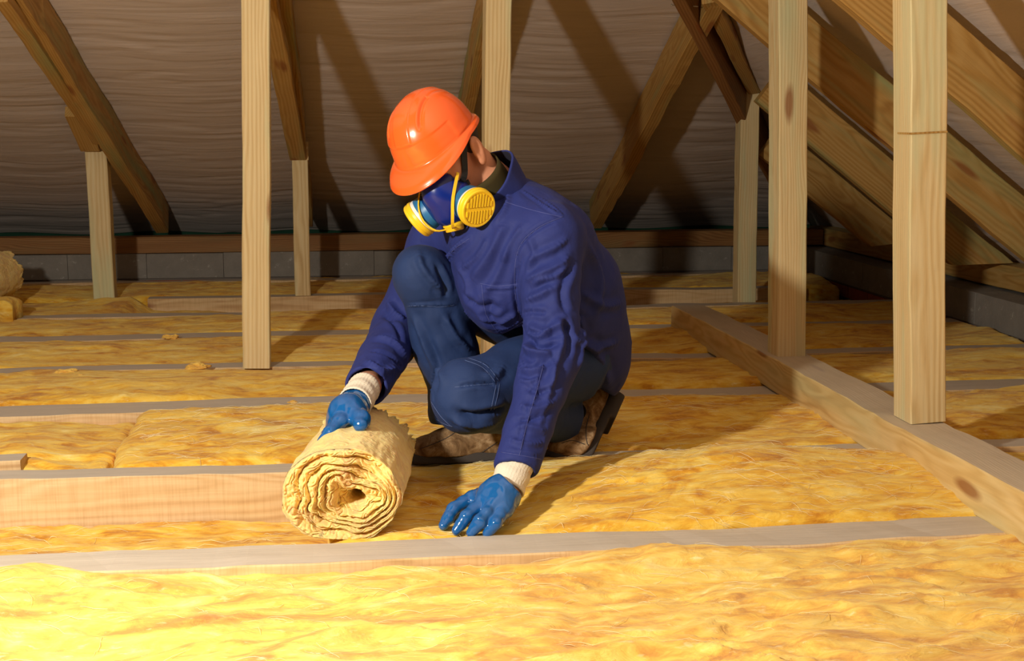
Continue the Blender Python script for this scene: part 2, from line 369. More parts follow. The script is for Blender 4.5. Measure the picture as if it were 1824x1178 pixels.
# ================================================================== FLOOR BEAM + POSTS
bm_ = timber('floor_beam', (1.365, 1.7, .05), (1.365, 5.08, .05), .13, .10, W_BEAM, bow=.002)
tag(bm_, 'pale square timber beam lying across the joists under two right posts', 'beam')
def post(px, py, z0, z1, wx, wy, label, lean=(0, 0), rot=0, mat=None):
    o = timber('wooden_post', (px+lean[0], py+lean[1], z0), (px, py, z1), wx, wy, mat or W_POST, up=(math.sin(rot), math.cos(rot), 0))
    return tag(o, label, 'post')
pnear = post(1.325, 3.0, .1, 1.28, .088, .10, 'nearest wooden post on the right with a saw groove, standing on the beam', (.06, .01))
post(1.34, 3.93, .1, 1.27, .088, .10, 'wooden post with a reddish knot near its top, second along the floor beam', (.03, 0))
post(-.225, 4.50, 0, 1.52, .088, .10, 'tall pale-green and yellow post left of the worker', (-.036, 0))
post(.552, 4.50, 0, 1.52, .084, .10, 'tall wooden post rising directly behind the orange helmet', (-.02, 0))
post(-1.065, 6.40, 0, .675, .095, .09, 'leftmost short post of the back row', (.012, 0))
pn = post(-.150, 6.40, 0, .64, .072, .10, 'short post with a notched top between the tall left post and the worker', (.003, 0))
post(1.845, 5.91, -.02, .95, .085, .085, 'short pale-sided post carrying the thin strut in the right back corner', (.006, 0))
tg = box('tongue', (-.140, 6.35, .632), (-.108, 6.45, .715), W_POST); bpy.context.view_layer.update(); tg.parent = pn; tg.matrix_parent_inverse = pn.matrix_world.inverted()
box('saw_groove', (.088, -.0450, -.0512), (.092, .0446, .02), W_RAFT, pnear)
# saw groove on nearest right post = dark inset collar ; notch tongue on middle short post
# ================================================================== RAFTERS
def rafter_back(x, ylo, yhi, label, wy=.055, hz=.155, dx=0, drop=.0):
    n = Vector((0, TB, 1)).normalized(); off = hz/2+.006+drop
    p = lambda X, Y: Vector((X, Y, CB-TB*Y)) - n*off
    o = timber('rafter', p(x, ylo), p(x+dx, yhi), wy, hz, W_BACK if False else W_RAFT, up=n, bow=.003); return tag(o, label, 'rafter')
rafter_back(-.90, 7.36, 3.0, 'long dark rafter on the left slope behind the leftmost short post', .065, .155, -.34)
rafter_back(-.13, 7.36, 3.0, 'thin dark rafter behind the notched short post', .045, .13, -.05)
rafter_back(.60, 7.36, 3.0, 'dim rafter seen just left of the post behind the helmet', .05, .15, -.03)
rafter_back(1.44, 7.36, 4.6, 'brown rafter slanting down behind the worker on the right', .06, .16, -.04)
n = Vector((0, TB, 1)).normalized()
def braceb(pa, pb, wy, hz, label, mat=W_RAFT, name='brace', up=n):
    o = timber(name, pa, pb, wy, hz, mat, up=up, bow=.002); return tag(o, label, 'timber')
braceb((-.155, 6.36, .66), (-.235, 4.3, 1.45), .075, .06, 'reddish brown brace resting in the notch of the short middle post')
braceb(tuple(onY(176, 248, 6.25)), tuple(onY(2, -8, 4.85)), .05, .045, 'thin crooked batten beside the long left rafter')
braceb(tuple(onY(163, 262, 6.33)), tuple(onY(136, 200, 6.05)), .085, .05, 'short wooden block on top of the leftmost short post')
# right slope rafters
def rafter_right(Y, xlo, xhi, label, th=.05):
    nr = Vector((TR, 0, 1)).normalized(); hz = .158; off = hz/2+.006
    p = lambda X: Vector((X, Y+th/2, 2.345-TR*X)) - nr*off
    o = timber('rafter', p(xlo), p(xhi), th, hz, W_RAFT, up=nr, bow=.0025); Mi = o.matrix_world
    zc = .238; sl = -TR                                   # seat cut: foot sawn level where it meets the plate
    for v in o.data.vertices:
        wz = (Mi @ v.co).z
        if wz < zc: v.co.x += (zc-wz)/(Mi.col[0].z)
    return tag(o, label, 'rafter')
rafter_right(3.47, 2.75, .45, 'broad rafter with a green-tinged upper edge in the top right corner')
rafter_right(4.30, 2.75, .95, 'rafter with a dark knot crossing behind the nearest right post')
rafter_right(5.10, 2.72, 1.73, 'rafter directly below the knotted one, ending in a split foot on the side plate')
rafter_right(5.95, 2.70, 2.02, 'lowest right rafter, ending beside the back right corner')
# hip rafter
hd = Vector((-1, -TR/TB, TR)).normalized(); hp0 = Vector((2.62, hipY(2.62), CRt-TR*2.62)); hn = hd.cross(Vector((0, 0, 1))).cross(hd).normalized()
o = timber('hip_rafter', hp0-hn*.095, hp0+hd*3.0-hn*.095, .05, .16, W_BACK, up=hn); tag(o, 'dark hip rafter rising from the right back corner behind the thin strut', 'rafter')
braceb((1.858, 5.86, .955), tuple(onY(1262, -6, 4.9)), .055, .05, 'thin brown strut resting on the short post in the right back corner')
# wall plates
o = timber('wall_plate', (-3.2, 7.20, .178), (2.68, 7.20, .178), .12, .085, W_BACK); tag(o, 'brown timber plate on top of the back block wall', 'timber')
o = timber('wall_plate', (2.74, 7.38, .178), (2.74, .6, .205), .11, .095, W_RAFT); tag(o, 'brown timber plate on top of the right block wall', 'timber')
def nail(p, label, d=(0, 0, 1), r=.006, L=.02):
    bm = bmesh.new(); bmesh.ops.create_cone(bm, cap_ends=True, segments=12, radius1=r, radius2=r*.9, depth=.003)
    bmesh.ops.create_cone(bm, cap_ends=True, segments=8, radius1=r*.35, radius2=r*.35, depth=L, matrix=Matrix.Translation((0, 0, -L/2)))
    me = bpy.data.meshes.new('nail'); bm.to_mesh(me); bm.free(); me.materials.append(STEEL)
    o = bpy.data.objects.new('nail', me); COL.objects.link(o); o.location = p; o.rotation_euler = Vector(d).to_track_quat('Z', 'Y').to_euler(); return tag(o, label, 'nail')
nail((1.255, 2.50, .0015), 'nail head on the front joist beside the floor beam', r=.009)
nail(onY(1196, 9, 4.97), 'long bare nail sticking out beside the right rafter near the top edge', tuple(camdir(-1, .03, .1)), r=.005, L=.10)

# ================================================================== SDF TOOLKIT
def cap(P, a, b, r1, r2):
    a = np.asarray(a, np.float32); b = np.asarray(b, np.float32); ab = b-a; L = float(ab@ab)+1e-9
    t = np.clip(((P-a)@ab)/L, 0, 1); q = P - a - t[:, None]*ab
    return np.sqrt((q*q).sum(1)) - (r1+(r2-r1)*t)
def ell(P, c, Rm, rad):
    q = (P-np.asarray(c, np.float32))@np.asarray(Rm, np.float32).T; rad = np.asarray(rad, np.float32)
    k0 = np.sqrt(((q/rad)**2).sum(1)); k1 = np.sqrt(((q/rad**2)**2).sum(1))+1e-6
    return k0*(k0-1)/k1
def smin(a, b, k): h = np.maximum(k-np.abs(a-b), 0)/k; return np.minimum(a, b) - h*h*k*.25
def smax(a, b, k): return -smin(-a, -b, k)
def chain(P, pts, k=.03):
    d = None
    for (a, ra), (b, rb) in zip(pts[:-1], pts[1:]):
        e = cap(P, a, b, ra, rb); d = e if d is None else smin(d, e, k)
    return d
def plane(P, p, nrm): nrm = np.asarray(nrm, np.float32); nrm = nrm/np.linalg.norm(nrm); return (P-np.asarray(p, np.float32))@nrm
def nets(fn, lo, hi, h):
    lo = np.asarray(lo, np.float32); hi = np.asarray(hi, np.float32); n = np.ceil((hi-lo)/h).astype(int)+1
    xs = [lo[i]+h*np.arange(n[i], dtype=np.float32) for i in range(3)]
    D = np.empty(n, np.float32); st = max(1, 400000//(n[1]*n[2]))
    for i in range(0, n[0], st):
        G = np.stack(np.meshgrid(xs[0][i:i+st], xs[1], xs[2], indexing='ij'), -1); sh = G.shape[:3]
        D[i:i+st] = fn(G.reshape(-1, 3)).reshape(sh)
    s = D < 0
    c = np.zeros(tuple(n-1), np.int8)
    for a in (0, 1):
        for b in (0, 1):
            for d in (0, 1): c += s[a:n[0]-1+a, b:n[1]-1+b, d:n[2]-1+d]
    act = (c > 0) & (c < 8); ids = -np.ones(act.shape, np.int64); I = np.argwhere(act); ids[act] = np.arange(len(I))
    acc = np.zeros((len(I), 3)); cnt = np.zeros(len(I))
    cor = [(a, b, d) for a in (0, 1) for b in (0, 1) for d in (0, 1)]
    for p in cor:
        for ax in range(3):
            if p[ax]: continue
            q = list(p); q[ax] = 1
            d0 = D[I[:, 0]+p[0], I[:, 1]+p[1], I[:, 2]+p[2]]; d1 = D[I[:, 0]+q[0], I[:, 1]+q[1], I[:, 2]+q[2]]
            m = (d0 < 0) != (d1 < 0); t = np.where(m, d0/(d0-d1+1e-12), 0)
            pt = np.tile(np.array(p, float), (len(I), 1)); pt[:, ax] += t
            acc[m] += pt[m]; cnt[m] += 1
    V = lo + (I + acc/cnt[:, None])*h
    Q = []
    for ax in range(3):
        b, c_ = [(1, 2), (2, 0), (0, 1)][ax]
        sl0 = [slice(1, -1)]*3; sl1 = [slice(1, -1)]*3; sl0[ax] = slice(0, -1); sl1[ax] = slice(1, None)
        e = s[tuple(sl0)] != s[tuple(sl1)]; E = np.argwhere(e); off = np.ones(3, int); off[ax] = 0; E = E+off
        sgn = s[E[:, 0], E[:, 1], E[:, 2]]
        ub = np.zeros(3, int); ub[b] = 1; uc = np.zeros(3, int); uc[c_] = 1
        f = lambda e_: ids[e_[:, 0], e_[:, 1], e_[:, 2]]
        q = np.stack([f(E-ub-uc), f(E-uc), f(E), f(E-ub)], 1)
        q[~sgn] = q[~sgn][:, ::-1]; Q.append(q)
    Q = np.concatenate(Q); Q = Q[(Q >= 0).all(1)]
    return V, Q
def vnormals(V, Q):
    T = np.r_[Q[:, [0, 1, 2]], Q[:, [0, 2, 3]]]; nn = np.cross(V[T[:, 1]]-V[T[:, 0]], V[T[:, 2]]-V[T[:, 0]])
    N = np.zeros_like(V)
    for i in range(3): np.add.at(N, T[:, i], nn)
    return N/(np.linalg.norm(N, axis=1)[:, None]+1e-12)
def relax(V, Q, it=2, lam=.5):
    E = np.r_[Q[:, [0, 1]], Q[:, [1, 2]], Q[:, [2, 3]], Q[:, [3, 0]]]
    for _ in range(it):
        A_ = np.zeros_like(V); c = np.zeros(len(V)); np.add.at(A_, E[:, 0], V[E[:, 1]]); np.add.at(c, E[:, 0], 1)
        np.add.at(A_, E[:, 1], V[E[:, 0]]); np.add.at(c, E[:, 1], 1)
        V = V*(1-lam)+lam*A_/c[:, None]
    return V
def bvh(V, Q): return BVHTree.FromPolygons([tuple(v) for v in V], [tuple(map(int, q)) for q in Q])
def project(tree, pts, dens=6):
    """walk a line of sight polyline and return the points where it lies on the cloth"""
    out = []
    for (x0, y0), (x1, y1) in zip(pts[:-1], pts[1:]):
        n_ = max(1, int(math.hypot(x1-x0, y1-y0)/dens))
        for i in range(n_+1):
            t = i/n_; d = ray(x0+(x1-x0)*t, y0+(y1-y0)*t)
            h = tree.ray_cast(cC, d.normalized())
            if h[0] is not None: out.append(h[0])
    return out
def smooth_line(pts):
    P = [np.array(p, float) for p in pts]
    if len(P) < 3: return pts
    out = []
    for i in range(len(P)-1):
        a = P[max(0, i-1)]; b = P[i]; c = P[i+1]; d = P[min(len(P)-1, i+2)]
        for t in (0, .25, .5, .75): out.append(tuple(.5*((2*b)+(-a+c)*t+(2*a-5*b+4*c-d)*t*t+(-a+3*b-3*c+d)*t**3)))
    out.append(tuple(P[-1])); return out
FA = 2.0
def folds(V, Q, L):
    tree = bvh(V, Q); N = vnormals(V, Q); D = np.zeros(len(V))
    for (pts, amp, wd) in L:
        pp = project(tree, smooth_line(pts), 4)
        if len(pp) < 2: continue
        C_ = np.array(pp); n_ = len(C_); best = np.full(len(V), 9.); bt = np.zeros(len(V))
        lo = C_.min(0)-3*wd; hi = C_.max(0)+3*wd; m = np.where(((V > lo) & (V < hi)).all(1))[0]
        for i in range(n_):
            d = np.linalg.norm(V[m]-C_[i], axis=1); u = d < best[m]; best[m[u]] = d[u]; bt[m[u]] = i/(n_-1)
        taper = np.clip(np.minimum(bt, 1-bt)*5+.15, 0, 1)
        D += FA*amp*taper*(np.exp(-(best/(wd*.85))**1.5) - .35*np.exp(-((best-wd*1.7)/wd)**2))
    return V + N*D[:, None]
def tube(paths, r, name, mat, parent, seg=5):
    V = []; Fc = []
    for pp in paths:
        P = [Vector(p) for p in pp]; Q_ = [P[0]]
        for p in P[1:]:
            if (p-Q_[-1]).length > .0015: Q_.append(p)
        if len(Q_) < 2: continue
        b0 = len(V)
        for i, p in enumerate(Q_):
            t = (Q_[min(i+1, len(Q_)-1)]-Q_[max(i-1, 0)]).normalized(); u = t.orthogonal().normalized() if i == 0 else (u - t*u.dot(t)).normalized(); v = t.cross(u)
            for k in range(seg):
                a = 2*math.pi*k/seg; V.append(tuple(p+u*math.cos(a)*r+v*math.sin(a)*r))
        n_ = len(Q_)
        for i in range(n_-1):
            for k in range(seg): a = b0+i*seg+k; c = b0+i*seg+(k+1) % seg; Fc.append((a, c, c+seg, a+seg))
        Fc.append(tuple(b0+k for k in range(seg-1, -1, -1))); Fc.append(tuple(b0+(n_-1)*seg+k for k in range(seg)))
    return mesh_obj(name, V, Fc, mat, parent)
def frame(xv, zv):
    x = Vector(xv).normalized(); z = Vector(zv); z = (z-x*z.dot(x)).normalized(); y = z.cross(x); return np.array([x, y, z])

batt('thick cut end of insulation lying in front of the roll at the left edge', -1.95, -1.30, 5.66, 5.80, .085, .008, .012, .02, .01, 31, bot=.001)
# ================================================================== INSULATION ROLL
def roll(c_front, axis, L, rx, rz, label, seed=0, nA=360, nR=150, nL=110, back=1.0, flat=.0):
    """squashed roll: spiral face with folded layers at the front, ragged outer skin behind"""
    ax = Vector(axis).normalized(); rt = ax.cross(Vector((0, 0, 1))).normalized(); upv = rt.cross(ax)
    c = np.array(c_front); ax, rt, upv = map(np.array, (ax, rt, upv))
    hx, hz = .22, -.18                                             # core hole offset (fraction)
    th = np.linspace(0, 2*np.pi, nA, endpoint=False)
    def outline(t, y):
        e = 1 + .035*vnoise(np.c_[np.cos(t)*1.6+seed, np.sin(t)*1.6, y*3], 3) + .012*vnoise(np.c_[np.cos(t)*6+seed, np.sin(t)*6, y*9], 4)
        sc = 1-(1-back)*np.clip(y/L, 0, 1); X = np.cos(t)*rx*e*sc; Z = np.sin(t)*rz*e*sc
        Z = np.where(Z < -rz*.9, -rz*.9+(Z+rz*.9)*.4, Z); return X, Z
    V = []; 
    # face rings from the rim inwards
    rows = []
    for j in range(nR+1):
        s = 1-j/nR; X, Z = outline(th, np.zeros_like(th))
        cx, cz = hx*rx*(1-s), hz*rz*(1-s)
        x = X*s*(1-.0)+cx; z = Z*s+cz
        wn = fbm(np.c_[x*9+seed, z*9, x*0], 2, 5)*.30+fbm(np.c_[x*26+seed, z*26, x*0], 3, 8)*.09
        ph = (s + wn*(.12+.88*min(1, (1-s)*2.2)))*5.2 - th/(2*np.pi)
        fr = ph-np.floor(ph); lay = np.abs(np.sin(np.pi*fr))**.75
        ph2 = ph*2.6+fbm(np.c_[x*60, z*60, x*0], 2, 3)*1.3; lay2 = np.abs(np.sin(np.pi*ph2))**.8
        edgef = np.clip((1-s)/.06, 0, 1)
        dep = (1-lay)*.020*edgef + (1-lay2)*.008*edgef - .020*edgef*np.clip(fbm(np.c_[x*17, z*17, x*0+4], 2, 6), -1, 1)
        hol = np.exp(-((s)/.17)**2)*.13
        rnd = .012*(1-np.clip((1-s)/.05, 0, 1))**2
        y = dep+hol+rnd - .004
        rows.append(c + x[:, None]*rt + z[:, None]*upv + y[:, None]*ax)
    rows = rows[::-1]                                                # centre first
    for j in range(1, nL+1):
        yv = np.full_like(th, L*j/nL)
        X, Z = outline(th, yv); pf = np.c_[np.cos(th)*8, np.sin(th)*8, yv*22]
        f1 = fbm(np.c_[np.cos(th)*3.0+seed, np.sin(th)*3.0, yv*7], 3, 12)*.0045 + (1-np.abs(fbm(pf*.45, 2, 31))-.6)*.0022
        lip = .006*np.clip(1-np.abs(((th-1.9) % (2*np.pi))-np.pi)/.05, 0, 1)
        if j > nL-8: f1 = f1 + fbm(np.c_[np.cos(th)*14, np.sin(th)*14, yv*60], 2, 2)*.007*(j-nL+8)/8
        k = 1+(f1+lip)/rx
        yy = yv + (fbm(np.c_[np.cos(th)*5, np.sin(th)*5, yv*0+seed], 3, 14)*.03*(j/nL)**3)
        rows.append(c + (X*k)[:, None]*rt + (Z*k)[:, None]*upv + yy[:, None]*ax)
    for s in (.8, .5, .2): rows.append(c + (X*s)[:, None]*rt + (Z*s)[:, None]*upv + (yy+.0)[:, None]*ax)
    V = np.concatenate(rows); n_ = len(rows); idx = np.arange(len(V)).reshape(n_, nA)
    q = np.stack([idx[:-1], np.roll(idx[:-1], -1, 1), np.roll(idx[1:], -1, 1), idx[1:]], -1).reshape(-1, 4)
    Fc = list(map(tuple, q)) + [tuple(idx[0][::-1]), tuple(idx[-1])]
    o = mesh_obj('insulation_roll', V, Fc, WOOLR); return tag(o, label, 'insulation')
RC = np.array(at(607, 885, 2.615)); RC[2] = .084
roll(RC, cFh, .42, .116, .094, 'rolled yellow insulation held by the gloved hand, spiral end showing', 1, back=.93)
roll(np.array([-1.52, 5.86, .135]), (0.1, 1, 0), .30, .125, .120, 'dim insulation roll cut off by the left edge', 5, 200, 70, 50)

# ---- loose tufts of wool that fell on the joists
def tuft(px, py, z, r, label, sd):
    c = np.array(onZ(px, py, z))+np.array([0, 0, r*.35+.006])
    bm = bmesh.new(); bmesh.ops.create_icosphere(bm, subdivisions=4, radius=1); P = np.array([v.co for v in bm.verts])
    k = 1+fbm(P*1.6+sd, 4, sd)*.45; P = P*k[:, None]*np.array([r*1.5, r, r*.55])
    for v, p in zip(bm.verts, P): v.co = p
    me = bpy.data.meshes.new('wool_tuft'); bm.to_mesh(me); bm.free(); me.materials.append(WOOLF); me.polygons.foreach_set('use_smooth', [True]*len(me.polygons))
    o = bpy.data.objects.new('wool_tuft', me); COL.objects.link(o); o.location = c; tag(o, label, 'insulation')
tuft(116, 672, 0, .022, 'larger wool tuft on the joist at the left, below the leftmost short post', 1)
tuft(140, 676, 0, .013, 'small round wool tuft right of the larger one on the left joist', 2)
tuft(305, 607, 0, .020, 'wool scrap on the thin joist left of the tall left post', 3)
tuft(352, 662, 0, .024, 'ragged wool scrap at the foot of the tall left post', 4)
tuft(521, 722, 0, .008, 'tiny wool crumb on the wide joist left of the hand on the roll', 5)
tuft(272, 905, -.10, .022, 'wool shred against the exposed joist side left of the roll', 6)
tuft(1420, 560, 0, .02, 'wool scrap on the joist between the two nearest right posts', 7) if False else None
# ---- pale fibre strands lying on the nearest batts
FIB = simple('pale_fibre', (.97, .86, .55), .7, .2)
def fibres(o, n_, seed, L=(.02, .09), r=.0004):
    rg = np.random.default_rng(seed); me = o.data; V = np.empty(len(me.vertices)*3); me.vertices.foreach_get('co', V); V = V.reshape(-1, 3)
    V = V[V[:, 2] > -.12]; tr = None
    from mathutils.kdtree import KDTree
    kd = KDTree(len(V)); [kd.insert(v, i) for i, v in enumerate(V)]; kd.balance()
    VV = []; FF = []
    for q in range(n_):
        c = V[rg.integers(len(V))]; a = rg.normal(0, .55); ln = rg.uniform(*L); cur = rg.normal(0, 9); m = 7; pts = []; p = c.copy(); lift = rg.uniform(.0002, .0022)
        for i in range(m):
            co, ix, dd = kd.find((p[0], p[1], p[2])); pts.append(np.array([p[0], p[1], co[2]+lift*math.sin(math.pi*i/(m-1))*2+.0004]))
            p = p+np.array([math.cos(a), math.sin(a), 0])*ln/m; p[2] = co[2]; a += cur*ln/m
        rr = r*rg.uniform(.6, 1.5)
        for i, pt in enumerate(pts):
            w_ = rr*(1-.5*abs(2*i/(m-1)-1)); b0 = len(VV)
            nx_ = np.array([-math.sin(a), math.cos(a), 0])
            VV += [pt+nx_*w_, pt-nx_*w_, pt+np.array([0, 0, w_*1.6])]
            if i: FF += [(b0-3, b0-2, b0+1, b0), (b0-2, b0-1, b0+2, b0+1), (b0-1, b0-3, b0, b0+2)]
    f = mesh_obj('loose_fibres', VV, FF, FIB, o); f['kind'] = 'stuff'
bt = {o['label'][:12]: o for o in bpy.data.objects if o.name.startswith('insulation_batt')}
for o in list(bpy.data.objects):
    if o.name.startswith('insulation_batt'):
        if 'foreground' in o['label']: fibres(o, 1000, 1, r=.0003)
        if 'unrolled' in o['label']: fibres(o, 650, 2, r=.00032)
        if 'below the exposed' in o['label']: fibres(o, 350, 3)
        if 'behind the roll' in o['label']: fibres(o, 500, 4)
# ================================================================== PERSON
person = empty('person', (0, 0, 0)); PLOC = onZ(930, 800, 0); 
tag(person, 'crouching person in navy workwear, orange hard hat, yellow-blue respirator and blue gloves', 'person')
# joints (right = the person's own right, seen on the left)
HIP = A(1020, 612, 3.32)
SHL = A(978, 425, 2.97); SHR = A(778, 430, 3.27); NECK = A(888, 345, 3.08)
ELL = A(985, 625, 2.93); WRL = A(918, 838, 2.78)
ELR = A(712, 585, 3.30); WRR = A(652, 690, 2.98)
HPL = A(1030, 640, 3.22); HPR = A(1000, 600, 3.42)
KNL = A(838, 704, 2.95); ANL = A(1030, 755, 3.30)
KNR = A(756, 494, 3.12); ANR = A(835, 748, 3.26)
CAMX = np.array(cR); CAMY = np.array(cU); CAMZ = np.array(-cF)
I3 = np.eye(3)
CB3 = np.array([CAMX, CAMY, CAMZ])
# ---- head frame
hf = camdir(-.38, -.62, .68); hu = camdir(-.48, .72, .50); hl = Vector(hu).cross(hf).normalized(); hu = hf.cross(hl).normalized()
HD = A(791, 276, 3.02)                       # centre of the skull
def HP(f, l, u): return HD + np.array(hf)*f + np.array(hl)*l + np.array(hu)*u
HR = np.array([np.array(hf), np.array(hl), np.array(hu)])
def body_sdf(P):
    d = ell(P, HP(-.012, 0, .035), HR, (.092, .073, .088))
    d = smin(d, ell(P, HP(.022, 0, -.045), HR, (.066, .056, .075)), .04)          # jaw and face
    d = smin(d, cap(P, HP(.082, 0, -.005), HP(.108, 0, -.04), .010, .016), .02)    # nose
    d = smin(d, cap(P, HP(.082, -.035, .022), HP(.082, .035, .022), .012, .012), .02)   # brow
    for s in (-1, 1):
        d = smax(d, -ell(P, HP(.094, s*.033, .001), HR, (.016, .018, .012)), .012)      # eye sockets
        d = smin(d, ell(P, HP(.074, s*.033, .001), HR, (.0145, .0145, .0135)), .004)    # eyes with lids
        d = smin(d, ell(P, HP(.05, s*.048, -.03), HR, (.026, .018, .022)), .02)         # cheekbones
    d = smin(d, cap(P, HP(.082, -.02, -.085), HP(.082, .02, -.085), .009, .009), .01)   # mouth
    d = smin(d, ell(P, HP(.070, 0, -.112), HR, (.022, .022, .018)), .02)                # chin
    for s in (-1, 1):                                                                   # ears
        e = ell(P, HP(-.012, s*.082, -.012), HR, (.020, .009, .033)); e = smax(e, -ell(P, HP(-.004, s*.095, -.010), HR, (.012, .010, .021)), .004)
        e = smin(e, ell(P, HP(-.006, s*.083, -.040), HR, (.010, .006, .010)), .008)
        d = smin(d, e, .006)
    d = smin(d, cap(P, HP(-.045, 0, -.05), NECK, .058, .060), .03)
    tor = cap(P, HIP, NECK+(HIP-NECK)*.35, .080, .095); tor = smin(tor, cap(P, SHL, SHR, .05, .05), .10)
    d = smin(d, tor, .06)
    for c in ([(SHL, .05), (ELL, .038), (WRL, .026), (WRL+(WRL-ELL)*.12, .021)], [(SHR, .05), (ELR, .038), (WRR, .026), (WRR+(A(628, 735, 2.86)-WRR)*.6, .022)]): d = smin(d, chain(P, c), .03)
    for c in ([(HPL, .075), (KNL, .052), (A(1008, 742, 3.28), .033)], [(HPR, .075), (KNR, .050), (ANR, .035), (A(850, 795, 3.28), .03)]): d = smin(d, chain(P, c), .03)
    return d
SKIN = simple('skin', (.62, .27, .16), .5, .4, 0, .2, 140, 0, .12)
HAIR = simple('hair', (.03, .018, .012), .6)
def build(name, fn, lo, hi, h, mat, L=None, it=1, post=None, parent=person):
    V, Q = nets(fn, lo, hi, h); V = relax(V, Q, it)
    if post is not None: V = post(V, Q)
    if L: V = folds(V, Q, L)
    return mesh_obj(name, V, Q, mat, parent), V, Q
def bounds(pts, r): P = np.array(pts); return P.min(0)-r, P.max(0)+r
allp = [HP(0, 0, .05), HIP, SHL, SHR, ELL, ELR, WRL, WRR, HPL, HPR, KNL, KNR, ANL, ANR]
lo, hi = bounds(allp, .15)
body, BV, BQ = build('body', body_sdf, lo, hi, .0037, SKIN)
# short dark hair under the hard hat
def hair_sdf(P):
    d = ell(P, HP(-.020, 0, .030), HR, (.096, .0765, .092))
    d = smax(d, plane(P, HP(.045, 0, .03), np.array(hf)*.8+np.array(hu)*-.1), .01)
    return smax(d, -plane(P, HP(-.05, 0, -.045), hu), .01)
build('hair', hair_sdf, *bounds([HP(0, 0, .03)], .14), .004, HAIR)
def eyes():
    for s in (1,):
        pass
# ---- jacket
def sleeve(P, s, e, w_, rs, re, rw):
    d = smin(cap(P, s, e, rs, re), cap(P, e, w_, re, rw), .03); return d
MID = A(975, 515, 3.17); BEL = A(925, 500, 3.05); CHE = A(880, 425, 3.07); BACK = A(1030, 520, 3.22)
COLC = A(893, 322, 3.09); cax = np.array((Vector(HP(-.03, 0, -.03))-Vector(NECK)).normalized())
def jacket_sdf(P):
    d = ell(P, A(1032, 608, 3.28), CB3, (.120, .120, .16))
    d = smin(d, ell(P, A(1015, 525, 3.20), CB3, (.125, .15, .15)), .08)
    d = smin(d, ell(P, A(895, 505, 3.10), CB3, (.105, .115, .13)), .07)
    d = smin(d, ell(P, A(915, 425, 3.08), CB3, (.135, .105, .13)), .08)
    d = smin(d, cap(P, SHL, SHR, .066, .062), .07)
    d = smin(d, cap(P, A(890, 355, 3.12), A(985, 430, 3.08), .068, .09), .07)
    d = smin(d, ell(P, A(1076, 650, 3.30), CB3, (.056, .085, .11)), .05)
    # open lower front: hem cut along a slanting plane
    hemn = np.array(cU)*-1.0 + np.array(cR)*.45
    cut = plane(P, A(868, 606, 3.0), hemn)
    cut2 = plane(P, A(1086, 702, 3.25), np.array(cU)*-1.0 + np.array(cR)*-.7)
    d = smax(d, np.where((P-A(990, 600, 3.2))@CAMX < 0, cut, cut2), .006)
    sl = sleeve(P, SHL, ELL, WRL, .070, .060, .0455)
    sl = smin(sl, cap(P, ELL+(ELL-WRL)*.05, ELL+(WRL-ELL)*.3, .058, .055), .02)
    dirl = (WRL-ELL)/np.linalg.norm(WRL-ELL); sl = smax(sl, plane(P, WRL, dirl+CAMX*.10), .006)
    sl = smax(sl, -cap(P, WRL-dirl*.03, WRL+dirl*.1, .037, .037), .004)
    d = smin(d, sl, .028)
    sr = sleeve(P, SHR, ELR, WRR, .066, .064, .050)
    dirr = (WRR-ELR)/np.linalg.norm(WRR-ELR); sr = smax(sr, plane(P, WRR, dirr), .006)
    sr = smax(sr, -cap(P, WRR-dirr*.03, WRR+dirr*.1, .040, .040), .004)
    d = smin(d, sr, .028)
    return d
def limbfold(V, N, a, b, cen, amp, freq, width, seed):
    ab = b-a; L = np.linalg.norm(ab); u = ab/L; t = (V-a)@u; r = V-a-t[:, None]*u
    dist = np.linalg.norm(r, axis=1); m = np.clip(1-(dist-.05)/.05, 0, 1)*np.exp(-((t-cen)/width)**2)
    return m*amp*np.sin(t*freq + 2.2*vnoise(V*9, seed)+1.5*vnoise(V*22, seed+4))
def cloth_post(limbs, seed, amp=.0022):
    def f(V, Q):
        N = vnormals(V, Q)
        n1 = fbm(V*np.array([8, 8, 8.])+seed, 3, seed); rd = 1-np.abs(fbm(V*13+seed*2+n1[:, None]*.6, 2, seed+7))
        D = n1*amp + (rd-.6)*amp*1.1
        for q in limbs: D = D + limbfold(V, N, *q, seed)
        return V + N*D[:, None]
    return f
